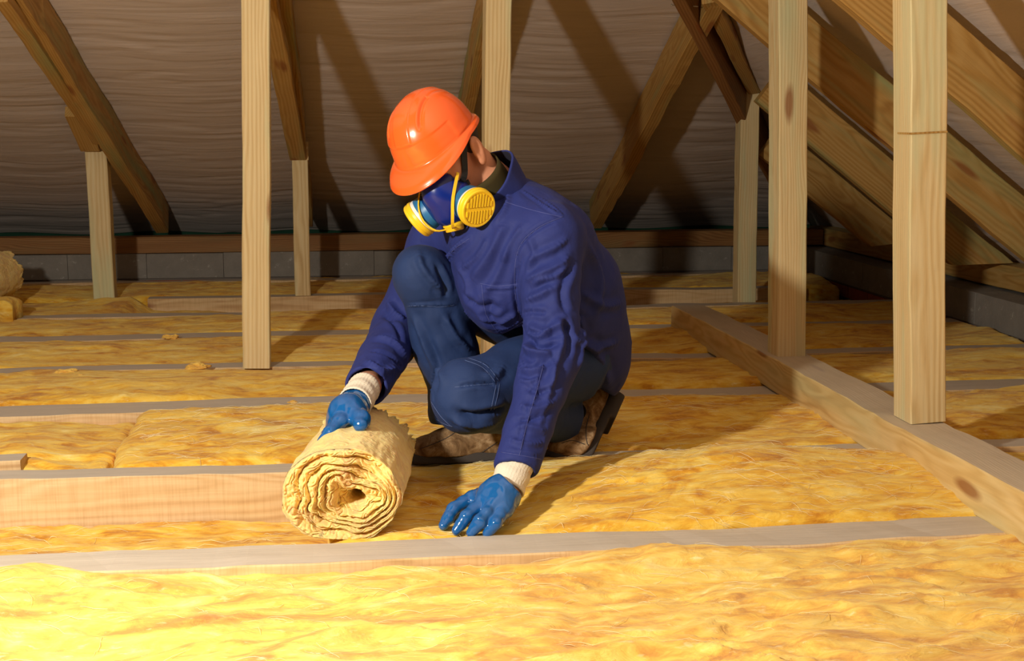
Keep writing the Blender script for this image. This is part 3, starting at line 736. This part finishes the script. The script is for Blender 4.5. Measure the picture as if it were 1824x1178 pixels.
jf = [  # folds drawn over the jacket: (picture points, height, width)
    ([(930, 455), (918, 500), (922, 550), (935, 590)], -.0035, .006),
    ([(1000, 388), (955, 410), (925, 440), (918, 480)], -.003, .005),
    ([(932, 500), (965, 488), (1000, 470), (1012, 455)], .006, .011), ([(935, 535), (960, 525), (985, 512)], .005, .009),
    ([(935, 575), (960, 590), (985, 585), (1010, 560)], .006, .010), ([(928, 610), (950, 628), (985, 632)], .007, .010),
    ([(930, 650), (945, 662), (975, 655)], .005, .009), ([(985, 560), (1000, 600), (990, 650), (975, 700)], .006, .010),
    ([(925, 720), (950, 730), (990, 715)], .005, .009), ([(915, 765), (940, 760), (975, 770)], .004, .008),
    ([(960, 660), (952, 710), (935, 760), (925, 810)], .0025, .004),
    ([(835, 420), (800, 455), (796, 495)], .005, .007), ([(800, 500), (830, 560), (865, 602)], .003, .006),
    ([(900, 395), (885, 430), (860, 470), (840, 500)], .006, .016), ([(880, 530), (870, 560), (890, 590)], -.006, .014), ([(935, 400), (910, 430), (895, 470)], .004, .010),
    ([(838, 424), (804, 456), (801, 500), (826, 552), (868, 600)], .0022, .0035), ([(856, 509), (886, 514), (924, 510)], .0025, .004),
    ([(893, 803), (930, 809), (972, 817)], -.0015, .0035), ([(868, 598), (900, 586), (934, 566)], .0018, .0035), ([(1003, 386), (990, 372), (960, 350)], .002, .004),
    ([(948, 510), (962, 500), (990, 492), (1018, 470)], .005, .006), ([(938, 590), (950, 600), (968, 598), (985, 580)], .005, .006), ([(1030, 560), (1040, 600), (1030, 660)], .004, .008),
    ([(940, 420), (950, 450), (935, 490)], .003, .008), ([(970, 620), (985, 660), (975, 710), (960, 760)], .003, .007), ([(900, 700), (0, 0)], 0, .01) if False else ([(925, 675), (940, 680), (960, 672)], .004, .006),
    ([(850, 560), (880, 575), (920, 560)], .004, .008), ([(810, 470), (830, 500), (835, 540)], .003, .009), ([(870, 420), (850, 455), (820, 480)], .004, .008), ([(905, 440), (880, 500), (850, 530)], .003, .010), ([(820, 520), (850, 545), (900, 550)], -.004, .010),
    ([(940, 470), (958, 455), (990, 440), (1010, 425)], .004, .008), ([(1020, 470), (1000, 520), (1010, 560)], -.005, .009), ([(945, 600), (955, 618), (1000, 612)], -.006, .007),
    ([(930, 560), (945, 556), (975, 558)], -.004, .006), ([(925, 640), (935, 655), (965, 648)], -.005, .006), ([(1000, 560), (1015, 600), (1012, 640)], -.004, .008),
    ([(935, 690), (960, 700), (985, 690)], -.004, .006), ([(920, 745), (940, 748), (972, 740)], -.003, .006), ([(905, 780), (930, 790), (970, 790)], .003, .006),
    ([(660, 625), (690, 632), (720, 660)], -.004, .007), ([(680, 560), (705, 580), (715, 610)], -.004, .008), ([(655, 660), (690, 680)], -.003, .006),
    ([(1020, 600), (1060, 620), (1100, 610)], .005, .009), ([(1035, 520), (1075, 545), (1108, 540)], .004, .010), ([(1045, 430), (1070, 500), (1060, 570)], .005, .012), ([(1040, 600), (1070, 640), (1085, 690)], .006, .012),
    ([(905, 330), (900, 370), (880, 400)], .003, .008), ([(925, 335), (960, 360), (1000, 385)], .003, .004),
    ([(690, 535), (705, 560), (720, 570)], .006, .010), ([(665, 600), (700, 610), (725, 640)], .006, .010), ([(650, 640), (680, 660), (705, 655)], .005, .009),
    ([(740, 440), (750, 445), (775, 452)], .004, .008)]
lo, hi = bounds([HIP, SHL, SHR, ELL, ELR, WRL, WRR, A(1078, 655, 3.3), COLC], .20)
limbsJ = [(SHL, ELL, .20, .0018, 75, .12), (ELL, WRL, .16, .0012, 70, .10), (ELR, WRR, .04, .002, 80, .12)]
jack, JV, JQ = build('jacket', jacket_sdf, lo, hi, .0037, JACK, jf, 1, cloth_post(limbsJ, 3))
jt = bvh(JV, JQ)
seams = [project(jt, smooth_line(s), 3) for s in [
    [(1003, 386), (960, 405), (928, 435), (917, 480), (920, 540), (934, 590)], [(855, 505), (885, 510), (924, 506)],
    [(836, 425), (800, 455), (797, 500), (822, 550), (866, 604)], [(866, 604), (900, 592), (934, 572)], [(900, 360), (950, 375), (1003, 387)],
    [(968, 650), (955, 700), (940, 750), (925, 812)], [(893, 806), (930, 812), (972, 820)], [(858, 508), (866, 560), (890, 596)]]]
for s in seams:
    if len(s) > 2: tube([s], .0008, 'seam', SEAMJ, person)
# collar : a thick turned-up band, open at the throat
def collar():
    c0 = Vector(A(886, 353, 3.08)); ax = Vector(camdir(-.52, .62, .55)); e1 = Vector(camdir(.62, .74, -.1)); e1 = (e1-ax*e1.dot(ax)).normalized(); e2 = ax.cross(e1)
    n_, m_ = 64, 16; V = []; Fc = []
    for i in range(n_+1):
        t = i/n_; a = math.radians(-150 + 300*t); k = abs(2*t-1)
        for j in range(m_+1):
            s = j/m_; hgt = .092*(1-.30*k**3)
            r = .078+.006*s + .003*math.sin(a*5+s*3) + .014*max(0, k-.8)*s
            V.append(c0 + (e1*math.cos(a) + e2*math.sin(a)*.95)*r + ax*(s*hgt-.020-.010*k))
    for i in range(n_):
        for j in range(m_): a_ = i*(m_+1)+j; Fc.append((a_, a_+m_+1, a_+m_+2, a_+1))
    o = mesh_obj('collar', V, Fc, JACK, person, mats=[JACK, LINING]); md = o.modifiers.new('s', 'SOLIDIFY'); md.thickness = .006; md.offset = 0; md.material_offset = 1
    o.modifiers.new('b', 'SUBSURF').render_levels = 1
    return o
collar()
def shirt_collar():
    c0 = Vector(A(880, 352, 3.085)); ax = Vector(camdir(-.52, .62, .55)); u = ax.orthogonal().normalized(); v = ax.cross(u); V = []; Fc = []
    for j in range(7):
        for i in range(48): a = 2*math.pi*i/48; V.append(c0+(u*math.cos(a)+v*math.sin(a))*(.064+.002*math.sin(3*a))+ax*(j*.0145-.005))
    for j in range(6):
        for i in range(48): q = j*48+i; q2 = j*48+(i+1) % 48; Fc.append((q, q2, q2+48, q+48))
    o = mesh_obj('shirt_collar', V, Fc, OLIVE, person); md = o.modifiers.new('s', 'SOLIDIFY'); md.thickness = .004
OLIVE = simple('olive_cotton', (.055, .042, .018), .95, .1); shirt_collar()
# ---- trousers
def trouser_sdf(P):
    d = ell(P, A(1030, 645, 3.28), CB3, (.105, .075, .15))
    tl = chain(P, [(HPL, .098), (HPL+(KNL-HPL)*.55, .088), (KNL, .076)], .03)
    tl = smin(tl, ell(P, A(822, 706, 2.94), CB3, (.062, .077, .07)), .03)
    tl = smin(tl, chain(P, [(KNL+np.array([0, 0, -.008]), .070), (KNL+(ANL-KNL)*.5, .066), (ANL, .054)], .03), .02)
    tl = smax(tl, plane(P, A(1022, 750, 3.30), CAMX-CAMY*.25+CAMZ*-.2), .006)
    d = smin(d, tl, .035)
    tr = chain(P, [(HPR, .095), (KNR, .066)], .03)
    tr = smin(tr, ell(P, A(748, 484, 3.10), CB3, (.058, .060, .065)), .03)
    sh = chain(P, [(KNR, .064), (A(790, 610, 3.18), .070), (A(835, 735, 3.24), .078)], .03)
    sh = smin(sh, cap(P, A(800, 735, 3.22), A(860, 735, 3.26), .050, .050), .04)
    sh = smax(sh, plane(P, A(800, 758, 3.22), np.array(cU)*-1-np.array(cR)*.06), .006)
    sh = smax(sh, -cap(P, A(835, 735, 3.25), A(840, 790, 3.25), .055, .060), .004)
    tr = smin(tr, sh, .02)
    return smin(d, tr, .02)
tf = [([(745, 448), (752, 475), (770, 500), (785, 515)], .005, .008), ([(720, 545), (760, 543), (812, 542)], .0025, .004),
      ([(735, 560), (760, 620), (790, 680)], .005, .010), ([(790, 560), (812, 600), (838, 625)], .005, .009), ([(760, 600), (780, 650), (775, 700)], -.004, .010),
      ([(810, 690), (850, 684), (885, 686)], -.004, .005), ([(810, 732), (840, 740), (880, 734), (900, 728)], -.009, .009), ([(800, 745), (840, 757), (890, 750)], .006, .008),
      ([(845, 640), (870, 655), (884, 690)], .002, .003), ([(900, 650), (880, 670), (860, 668)], .004, .010), ([(775, 650), (768, 690), (775, 730)], .002, .004),
      ([(775, 470), (790, 500), (795, 530)], -.006, .008)]
lo, hi = bounds([HPL, HPR, KNL, KNR, ANL, ANR, HIP], .16)
trou, TV, TQ = build('trousers', trouser_sdf, lo, hi, .0046, TROU, tf, 1, cloth_post([(KNR, A(835, 740, 3.24), .2, .003, 60, .2), (KNL, ANL, .02, .003, 80, .1)], 21, .0020))
tt = bvh(TV, TQ)
seams = [project(tt, smooth_line(s), 3) for s in [
    [(719, 546), (750, 545), (785, 547), (812, 543)], [(828, 642), (860, 655), (883, 682)], [(834, 638), (866, 651), (889, 679)],
    [(884, 684), (880, 705), (874, 732)], [(890, 684), (886, 706), (880, 730)], [(810, 690), (850, 686), (884, 684)], [(768, 716), (785, 742), (806, 762)], [(778, 748), (795, 757), (806, 760)]]]
for s in seams:
    if len(s) > 2: tube([s], .0008, 'seam', SEAM, person)
# ---- boots
def suede():
    m, nt, b = newmat('brown_suede'); v = nt.nodes.new('ShaderNodeTexCoord').outputs['Object']
    n = noise(nt, v, 26, 6, .68, .6); c = ramp(nt, [(.36, (.115, .060, .028)), (.5, (.26, .155, .078)), (.64, (.44, .31, .19))], n)
    nt.links.new(c, b.inputs['Base Color']); b.inputs['Roughness'].default_value = .9; b.inputs['Specular IOR Level'].default_value = .15
    q = bump(nt, b, n, .5, .006); bump(nt, b, noise(nt, v, 300, 2), .4, .001, q); return m
SUEDE = suede(); SOLE = simple('boot_sole', (.055, .045, .042), .8, .3, 0, .3, 80)
def boot(name, toe, ball, heel, up, up_h, lab, shaft):
    """upper, sole from toe over ball to heel; up is the sole normal at the heel, up_h at the toe"""
    toe, ball, heel = map(np.asarray, (toe, ball, heel)); up = np.array(Vector(up).normalized()); uph = np.array(Vector(up_h).normalized())
    grp = empty(name); grp.parent = person
    fw = (heel-ball)/np.linalg.norm(heel-ball); ft = (toe-ball)/np.linalg.norm(toe-ball)
    def upper(P):
        d = cap(P, toe-ft*.034+uph*.034, ball+uph*.036, .030, .038)
        side = np.cross(ft, uph)
        d = smin(d, cap(P, toe-ft*.050+uph*.030+side*.016, ball+uph*.030+side*.016, .026, .030), .02)
        d = smin(d, cap(P, toe-ft*.050+uph*.030-side*.016, ball+uph*.030-side*.016, .026, .030), .02)
        d = smin(d, cap(P, ball+up*.040, heel-fw*.045+up*.045, .040, .036), .03)
        d = smin(d, cap(P, ball+(heel-ball)*.45+up*.06, heel-fw*.05+up*.075, .036, .038), .03)
        s0 = heel-fw*.060+up*.06; sd = (shaft-s0)/np.linalg.norm(shaft-s0); sh_ = cap(P, s0, shaft+sd*.03, .042, .045)
        sh_ = smax(sh_, plane(P, shaft, sd), .006); sh_ = smax(sh_, -cap(P, shaft-sd*.045, shaft+sd*.05, .036, .038), .004)
        d = smin(d, sh_, .025)
        q = smin(plane(P, ball, up), plane(P, ball, uph), .03); d = smax(d, -(q-.014), .004)
        return d
    lo, hi = bounds([toe, ball, heel, shaft], .12)
    def ps(V, Q): N = vnormals(V, Q); return V+N*(fbm(V*30, 3, 5)*.0014+(1-np.abs(fbm(V*26+3, 2, 9))-.6)*.0016)[:, None]
    _, UV, UQ = build('boot_upper', upper, lo, hi, .0032, SUEDE, None, 1, ps, grp)
    ut = bvh(UV, UQ)
    for s in lab:
        pp = project(ut, smooth_line(s), 3)
        if len(pp) > 3: tube([pp], .0012, 'boot_seam', SOLE, grp)
    def sole(P):
        q = smin(plane(P, ball, up), plane(P, ball, uph), .03)
        tb_ = np.minimum(cap(P, toe-ft*.040, ball, .043, .048), cap(P, ball, heel-fw*.036, .048, .039))
        a = smax(tb_, np.abs(q-.010)-.013, .005)
        m = ball+(heel-ball)*.58; c = smax(cap(P, m, heel-fw*.036, .042, .039), np.abs(q+.006)-.010, .004); c = smax(c, -plane(P, m-fw*.01, fw), .003)
        return smin(a, c, .003)
    build('boot_sole', sole, lo, hi, .0030, SOLE, None, 1, None, grp)
    return grp
zup = np.array([0, 0, 1.])
t0 = np.array(onZ(728, 826, .002)); h0 = np.array(onZ(938, 815, .002)); b0 = t0+(h0-t0)*.34
boot('boot', t0, b0, h0, (0, 0, 1), (0, 0, 1), [[(822, 762), (800, 778), (775, 790), (748, 800)], [(886, 788), (868, 800), (850, 812)]], A(845, 752, 3.265))
t1 = np.array(onZ(972, 818, .002)); b1 = np.array(onZ(1052, 816, .002)); hl1 = A(1101, 706, 3.38)
sd1 = np.array(hl1-b1); sd1 /= np.linalg.norm(sd1); upn = -np.array(cR); upn = upn-sd1*(upn@sd1)+CAMZ*.25; upn = upn-sd1*(upn@sd1)
boot('boot', t1, b1, hl1, upn, (0, 0, 1), [[(1050, 738), (1044, 765), (1046, 790), (1056, 800)], [(1084, 712), (1072, 745), (1064, 775), (1062, 800)], [(1000, 790), (1020, 785), (1042, 792)]], A(1034, 740, 3.315))
SOCK = simple('dark_sock', (.012, .012, .016), .95, .1)
def sock(P): return cap(P, A(985, 745, 3.265), A(1040, 738, 3.322), .050, .037)
build('sock', sock, *bounds([A(990, 752, 3.27), A(1062, 725, 3.35)], .07), .005, SOCK)

# ---- gloves
GLOVE = simple('blue_nitrile', (.006, .105, .36), .22, .6, .35, .5, 60); KNIT = simple('cream_knit', (.80, .72, .60), .95, .2, 0, .6, 260)
def hand(name, wrist, palm, kn, tips, thumb, pr, back, lo_r=.10, h=.0024, fr=.0115, L=None):
    grp = empty(name); grp.parent = person
    def f(P):
        d = cap(P, wrist, palm, .033, .036)
        for k in kn: d = smin(d, cap(P, palm, k, .030, .015), .022)
        fin = None
        for (pts) in tips:
            c = chain(P, [(p, r) for p, r in pts], .006); fin = c if fin is None else smin(fin, c, .0035)
        d = smin(d, fin, .010)
        d = smin(d, chain(P, thumb, .008), .012)
        ax = (palm-wrist)/np.linalg.norm(palm-wrist)
        d = smax(d, -plane(P, wrist+ax*.002, ax), .004)
        return d
    pts = [wrist, palm]+list(kn)+[p for q in tips for p, r in q]+[p for p, r in thumb]
    lo, hi = bounds(pts, .05)
    def ps(V, Q):
        N = vnormals(V, Q); return V+N*((1-np.abs(fbm(V*38+7, 2, 9))-.62)*.0018+fbm(V*60, 2, 3)*.0006)[:, None]
    build('glove', f, lo, hi, h, GLOVE, L, 4, ps, grp)
    return grp
# left hand, flat on the insulation; camera-basis helper around the wrist
Z_ = lambda x, y, z: np.array(onZ(x, y, z))
wl = Z_(911, 863, .080); pal = Z_(888, 886, .056)
K = [Z_(840, 888, .044), Z_(860, 897, .048), Z_(879, 904, .046), Z_(899, 909, .040)]
def fg(k, kr, pm, mr, tip, tr): return [(k, kr), (k+(pm-k)*.5+zup*.002, (kr+mr)/2+.0004), (pm, mr+.0006), (pm+(tip-pm)*.55, (mr+tr)/2), (tip, tr)]
fl = [fg(K[0], .0140, Z_(808, 908, .032), .0130, Z_(790, 937, .008), .0104),
      fg(K[1], .0135, Z_(831, 921, .032), .0128, Z_(812, 946, .007), .0100),
      fg(K[2], .0132, Z_(855, 929, .030), .0125, Z_(839, 950, .006), .0098),
      fg(K[3], .0128, Z_(883, 932, .026), .0115, Z_(868, 950, .006), .0092)]
thl = [(Z_(858, 890, .045), .018), (Z_(828, 905, .025), .015), (Z_(805, 922, .010), .012)]
gl = hand('gloved_hand', wl, pal, K, fl, thl, None, None, L=None)
# right hand on the roll
wr = A(636, 716, 2.90); pr_ = A(618, 738, 2.85)
Kr = [A(606, 750, 2.80), A(600, 752, 2.835), A(597, 755, 2.87), A(596, 757, 2.90)]
fr_ = []
for i, k in enumerate(Kr):
    e = i*4
    fr_.append([(k, .0145), (A(588-e*.3, 770+e*.2, 2.77+.035*i), .0130), (A(572-e*.2, 790+e*.3, 2.755+.034*i), .0100)])
thr = [(A(634, 735, 2.84), .022), (A(643, 748, 2.80), .0195), (A(642, 757, 2.775), .0155)]
gr = hand('gloved_hand', wr, pr_, Kr, fr_, thr, None, None)
def cuff(a, b, r1, r2, parent):
    a = Vector(a); b = Vector(b); X = (b-a).normalized(); u = X.orthogonal().normalized(); v = X.cross(u); V = []; n_, m_ = 96, 20; Fc = []
    for j in range(m_+1):
        t = j/m_
        for i in range(n_):
            an = 2*math.pi*i/n_; r = r1+(r2-r1)*t + .0005*math.sin(an*32) + .0012*math.sin(t*14+math.sin(an*2)) 
            V.append(a+(b-a)*t+u*math.cos(an)*r+v*math.sin(an)*r)
    for j in range(m_):
        for i in range(n_): q = j*n_+i; q2 = j*n_+(i+1) % n_; Fc.append((q, q2, q2+n_, q+n_))
    o = mesh_obj('knit_cuff', V, Fc, KNIT, parent); md = o.modifiers.new('s', 'SOLIDIFY'); md.thickness = .003; md.offset = -1
cuff(WRL-(WRL-ELL)*.07, A(902, 871, 2.758), .036, .037, gl)
cuff(A(650, 690, 2.965), A(632, 719, 2.89), .035, .0365, gr)

# ---- hard hat
ORANGE = simple('orange_shell', (1.0, .135, .022), .24, .5, .5)
def helmet():
    fw, lf, up_ = np.array(hf), np.array(hl), np.array(hu)
    C_ = HP(-.010, 0, .030) + CAMX*-.014 + CAMY*.005
    nA, nV = 220, 110; V = []; Fc = []; HS = .823
    def sm(x): x = min(1, max(0, x)); return x*x*(3-2*x)
    for j in range(nV+1):
        v = j/nV
        for i in range(nA):
            a = 2*math.pi*i/nA; ca, sa = math.cos(a), math.sin(a)            # a = 0 is the front
            frontal = max(0, ca)
            a0, b0 = .139, .113
            vd = min(v/.80, 1); ph = vd*math.pi/2
            rr = math.sin(ph)**.92; zz = .135*math.cos(ph)**.95 if vd < 1 else 0
            x = a0*rr*ca; y = b0*rr*sa; k = 1.0
            z = zz
            # sculpting: raised central band, side channels, stepped forehead panel
            ang = abs(((a+math.pi) % (2*math.pi))-math.pi)
            yy = abs(y)
            if vd < .98:
                band = sm((.028-yy)/.004)*(1 if ca > -.2 or vd < .5 else 1)*sm((.74-vd)/.03)
                k += .020*band
                ch = math.exp(-((yy-.050-.01*vd)/.0045)**2)*sm((vd-.22)/.1)*sm((.66-vd)/.12)*(1 if ca > 0 else .3)
                k -= .07*ch
                pan = sm((vd-.735)/.02)*sm((ang*57.3 < 78) and 1 or 0)
                k -= .022*pan*sm((1.36-ang)/.12)
                rr2 = sm((vd-.88)/.1); k += .012*rr2
            x *= k; y *= k; z *= (1+(k-1)*.8)
            z -= .012*vd**3*(1-abs(sa))*0
            # rim drop: lower at the front and the back
            drop = .010*ca*ca*sm((vd-.5)/.5); z -= drop
            if v > .80:
                t = (v-.80)/.20
                wd = .011 + .046*max(0, ca)**1.3 + .008*max(0, -ca)**2
                rx = math.cos(a); ry = math.sin(a)
                ext = wd*t; 
                x += rx*ext*1.05; y += ry*ext*.9
                z -= (.010+.024*max(0, ca)**1.2)*t**1.3 + .006*math.exp(-((t-1)/.12)**2)
            V.append(C_ + (fw*x + lf*y + up_*z)*HS)
    for j in range(nV):
        for i in range(nA): q = j*nA+i; q2 = j*nA+(i+1) % nA; Fc.append((q, q+nA, q2+nA, q2))
    o = mesh_obj('hard_hat', V, Fc, ORANGE, person); md = o.modifiers.new('s', 'SOLIDIFY'); md.thickness = .0028; md.offset = -1
    return o
hat = helmet()
# ---- respirator
MBLUE = simple('mask_blue', (.0005, .016, .21), .32, .45, .15); FBLUE = simple('filter_blue', (.02, .16, .38), .4, .5); YEL = simple('mask_yellow', (.92, .60, .02), .38, .5)
YELD = simple('slot_yellow', (.45, .26, .02), .7); WHITE = simple('filter_white', (.82, .82, .80), .4); BLACK = simple('black_strap', (.010, .010, .011), .7)
HP0 = HP
def MP(f, l, u): return HP0(f, l, u) + CAMX*.016
mask = empty('respirator'); mask.parent = person
def mask_sdf(P):
    d = ell(P, MP(.082, 0, -.052), HR, (.062, .050, .060)); d = smin(d, ell(P, MP(.098, 0, -.022), HR, (.034, .024, .032)), .025)
    d = smin(d, ell(P, MP(.102, 0, -.085), HR, (.040, .034, .030)), .02)
    for s in (-1, 1): d = smin(d, cap(P, MP(.095, s*.03, -.062), MP(.098, s*.062, -.070), .026, .026), .02)
    return smax(d, -body_sdf(P)-.001, .003)
build('face_piece', mask_sdf, *bounds([MP(.09, 0, -.055)], .12), .0034, MBLUE, None, 2, None, mask)
def canister(c, ax, R_, slots=True, name='filter'):
    ax = Vector(ax).normalized(); u = ax.cross(Vector(hu)); u.normalize(); v = ax.cross(u); u, v = u*.85+v*-.53, v*.85+u*.53
    prof = [(0, .020, 0), (0, R_*.80, 0), (.002, R_*.90, 0), (.022, R_*.93, 0), (.024, R_*.955, 1), (.029, R_*.955, 1), (.030, R_*1.0, 2), (.036, R_*1.02, 2), (.038, R_*.985, 2), (.040, R_*.98, 2), (.041, R_*1.0, 2), (.046, R_*.99, 2), (.0485, R_*.94, 2), (.0485, R_*.86, 2), (.0470, R_*.83, 2), (.0475, .0, 2)]
    V = []; Fc = []; mi = []; n_ = 72
    for (z, r, m) in prof:
        for i in range(n_): a = 2*math.pi*i/n_; V.append(Vector(c)+ax*z+(u*math.cos(a)+v*math.sin(a))*r)
    for j in range(len(prof)-1):
        for i in range(n_):
            q = j*n_+i; q2 = j*n_+(i+1) % n_; Fc.append((q, q2, q2+n_, q+n_)); mi.append(prof[j+1][2])
    # raised bars and dark slots across the cap
    bars = []
    for k in range(-4, 5):
        x = k*R_*.172; hw = math.sqrt(max(0, (R_*.78)**2-x*x))
        for s in (-1, 1):
            y0, y1 = (.10*R_, hw) if s > 0 else (-hw, -.10*R_)
            if y1-y0 < .006: continue
            o_ = Vector(c)+ax*.0478; b0 = len(V)
            for (dx, dz) in ((-.0024, -.0008), (.0024, -.0008), (.0020, .0018), (-.0020, .0018)):
                for yv in (y0, y1): V.append(o_ + (u*(x+dx)) + v*yv + ax*dz)
            for f_ in ((0, 2, 3, 1), (2, 4, 5, 3), (4, 6, 7, 5), (6, 0, 1, 7), (0, 6, 4, 2), (1, 3, 5, 7)): Fc.append(tuple(b0+g_ for g_ in f_)); mi.append(2)
            b0 = len(V); xm = x+R_*.086                        # slot between the bars
            if abs(xm) < R_*.76:
                for (dx, yv) in ((-.0014, y0), (.0014, y0), (.0014, y1), (-.0014, y1)): V.append(o_+u*(xm+dx)+v*yv+ax*.0003)
                Fc.append((b0, b0+1, b0+2, b0+3)); mi.append(3)
    return mesh_obj(name, V, Fc, None, mask, smooth=False, mats=[FBLUE, WHITE, YEL, YELD], midx=mi)
fd1 = np.array(hf)*.50+np.array(hl)*.80+np.array(hu)*-.22; fd2 = np.array(hf)*.50-np.array(hl)*.80+np.array(hu)*-.22
canister(MP(  .098, .051, -.075), fd1, .0435)
canister(MP(  .098, -.046, -.070), fd2, .043)
for o in person.children_recursive: 
    if o.name.startswith('filter'):
        md = o.modifiers.new('e', 'EDGE_SPLIT'); md.split_angle = math.radians(35); o.data.polygons.foreach_set('use_smooth', [True]*len(o.data.polygons))
def lathe(c, ax, prof, name, mat, parent, n_=48):
    ax = Vector(ax).normalized(); u = ax.orthogonal().normalized(); v = ax.cross(u); V = []; Fc = []
    for (z, r) in prof:
        for i in range(n_): a = 2*math.pi*i/n_; V.append(Vector(c)+ax*z+(u*math.cos(a)+v*math.sin(a))*r)
    for j in range(len(prof)-1):
        for i in range(n_): q = j*n_+i; q2 = j*n_+(i+1) % n_; Fc.append((q, q2, q2+n_, q+n_))
    return mesh_obj(name, V, Fc, mat, parent)
vd = np.array(hf)*.45-np.array(hu)*.9
lathe(MP(.112, 0, -.106), vd, [(0, 0), (0, .024), (.010, .0245), (.011, .022), (.020, .021), (.022, .019), (.022, 0)], 'exhale_valve', YEL, mask)
# yellow harness and black straps
def band(pts, wdt, thk, nrm_c, name, mat, parent, surf=None):
    P = [Vector(p) for p in pts]; V = []; Fc = []
    for i, p in enumerate(P):
        t = (P[min(i+1, len(P)-1)]-P[max(i-1, 0)]).normalized(); nn_ = (p-Vector(nrm_c)); nn_ = (nn_-t*nn_.dot(t)).normalized(); s = t.cross(nn_)
        for (a_, b_) in ((-1, 0), (1, 0), (1, 1), (-1, 1)): V.append(p+s*wdt*.5*a_+nn_*thk*b_)
    for i in range(len(P)-1):
        for k in range(4): a_ = i*4+k; c_ = i*4+(k+1) % 4; Fc.append((a_, c_, c_+4, a_+4))
    Fc += [(3, 2, 1, 0), tuple((len(P)-1)*4+k for k in range(4))]
    o = mesh_obj(name, V, Fc, mat, parent, smooth=False); return o
def onhead(f, l, u, lift=.003):
    """push a point out of the head along the ray from the head centre until it is clear of it"""
    c = HP(0, 0, -.01); p = HP(f, l, u); d = (p-c)/np.linalg.norm(p-c); t = .02
    while t < .3:
        if body_sdf((c+d*t)[None].astype(np.float32))[0] > lift: break
        t += .0015
    return c+d*t
st = []
for s in (1, -1):
    pts = [(.085, .055*s, -.05), (.06, .065*s, -.035), (.035, .07*s, -.01), (.012, .08*s, .03), (0, .08*s, .07)]
    pp = smooth_line([tuple(onhead(*q)) for q in pts]); band(pp, .016, .002, HD, 'head_strap', BLACK, mask)
    pts = [(.085, .05*s, -.06), (.05, .066*s, -.060)]
    pp = smooth_line([tuple(onhead(*q, .004)) for q in pts]); band(pp, .012, .002, HP(0, 0, -.07), 'head_strap', BLACK, mask)
    yp = [tuple(MP(.075, s*.050, -.012)), tuple(MP(.128, s*.048, -.040)), tuple(MP(.150, s*.040, -.070)), tuple(MP(.150, s*.024, -.098)), tuple(MP(.128, s*.010, -.112))]
    band(smooth_line(yp), .0065, .003, HP(.07, 0, -.05), 'mask_harness', YEL, mask)

# ---- groups of alike things
for o in bpy.data.objects:
    if o.parent is not None or 'label' not in o: continue
    for k, v in (('floor_joist', 'floor joists between the insulation'), ('wooden_post', 'roof posts'), ('rafter', 'roof rafters'), ('insulation_batt', 'insulation batts laid between the joists'),
                 ('insulation_roll', 'insulation rolls'), ('wool_tuft', 'loose wool tufts on the joists'), ('wall_plate', 'wall plates'), ('nail', 'nails')):
        if o.name.startswith(k): o['group'] = v
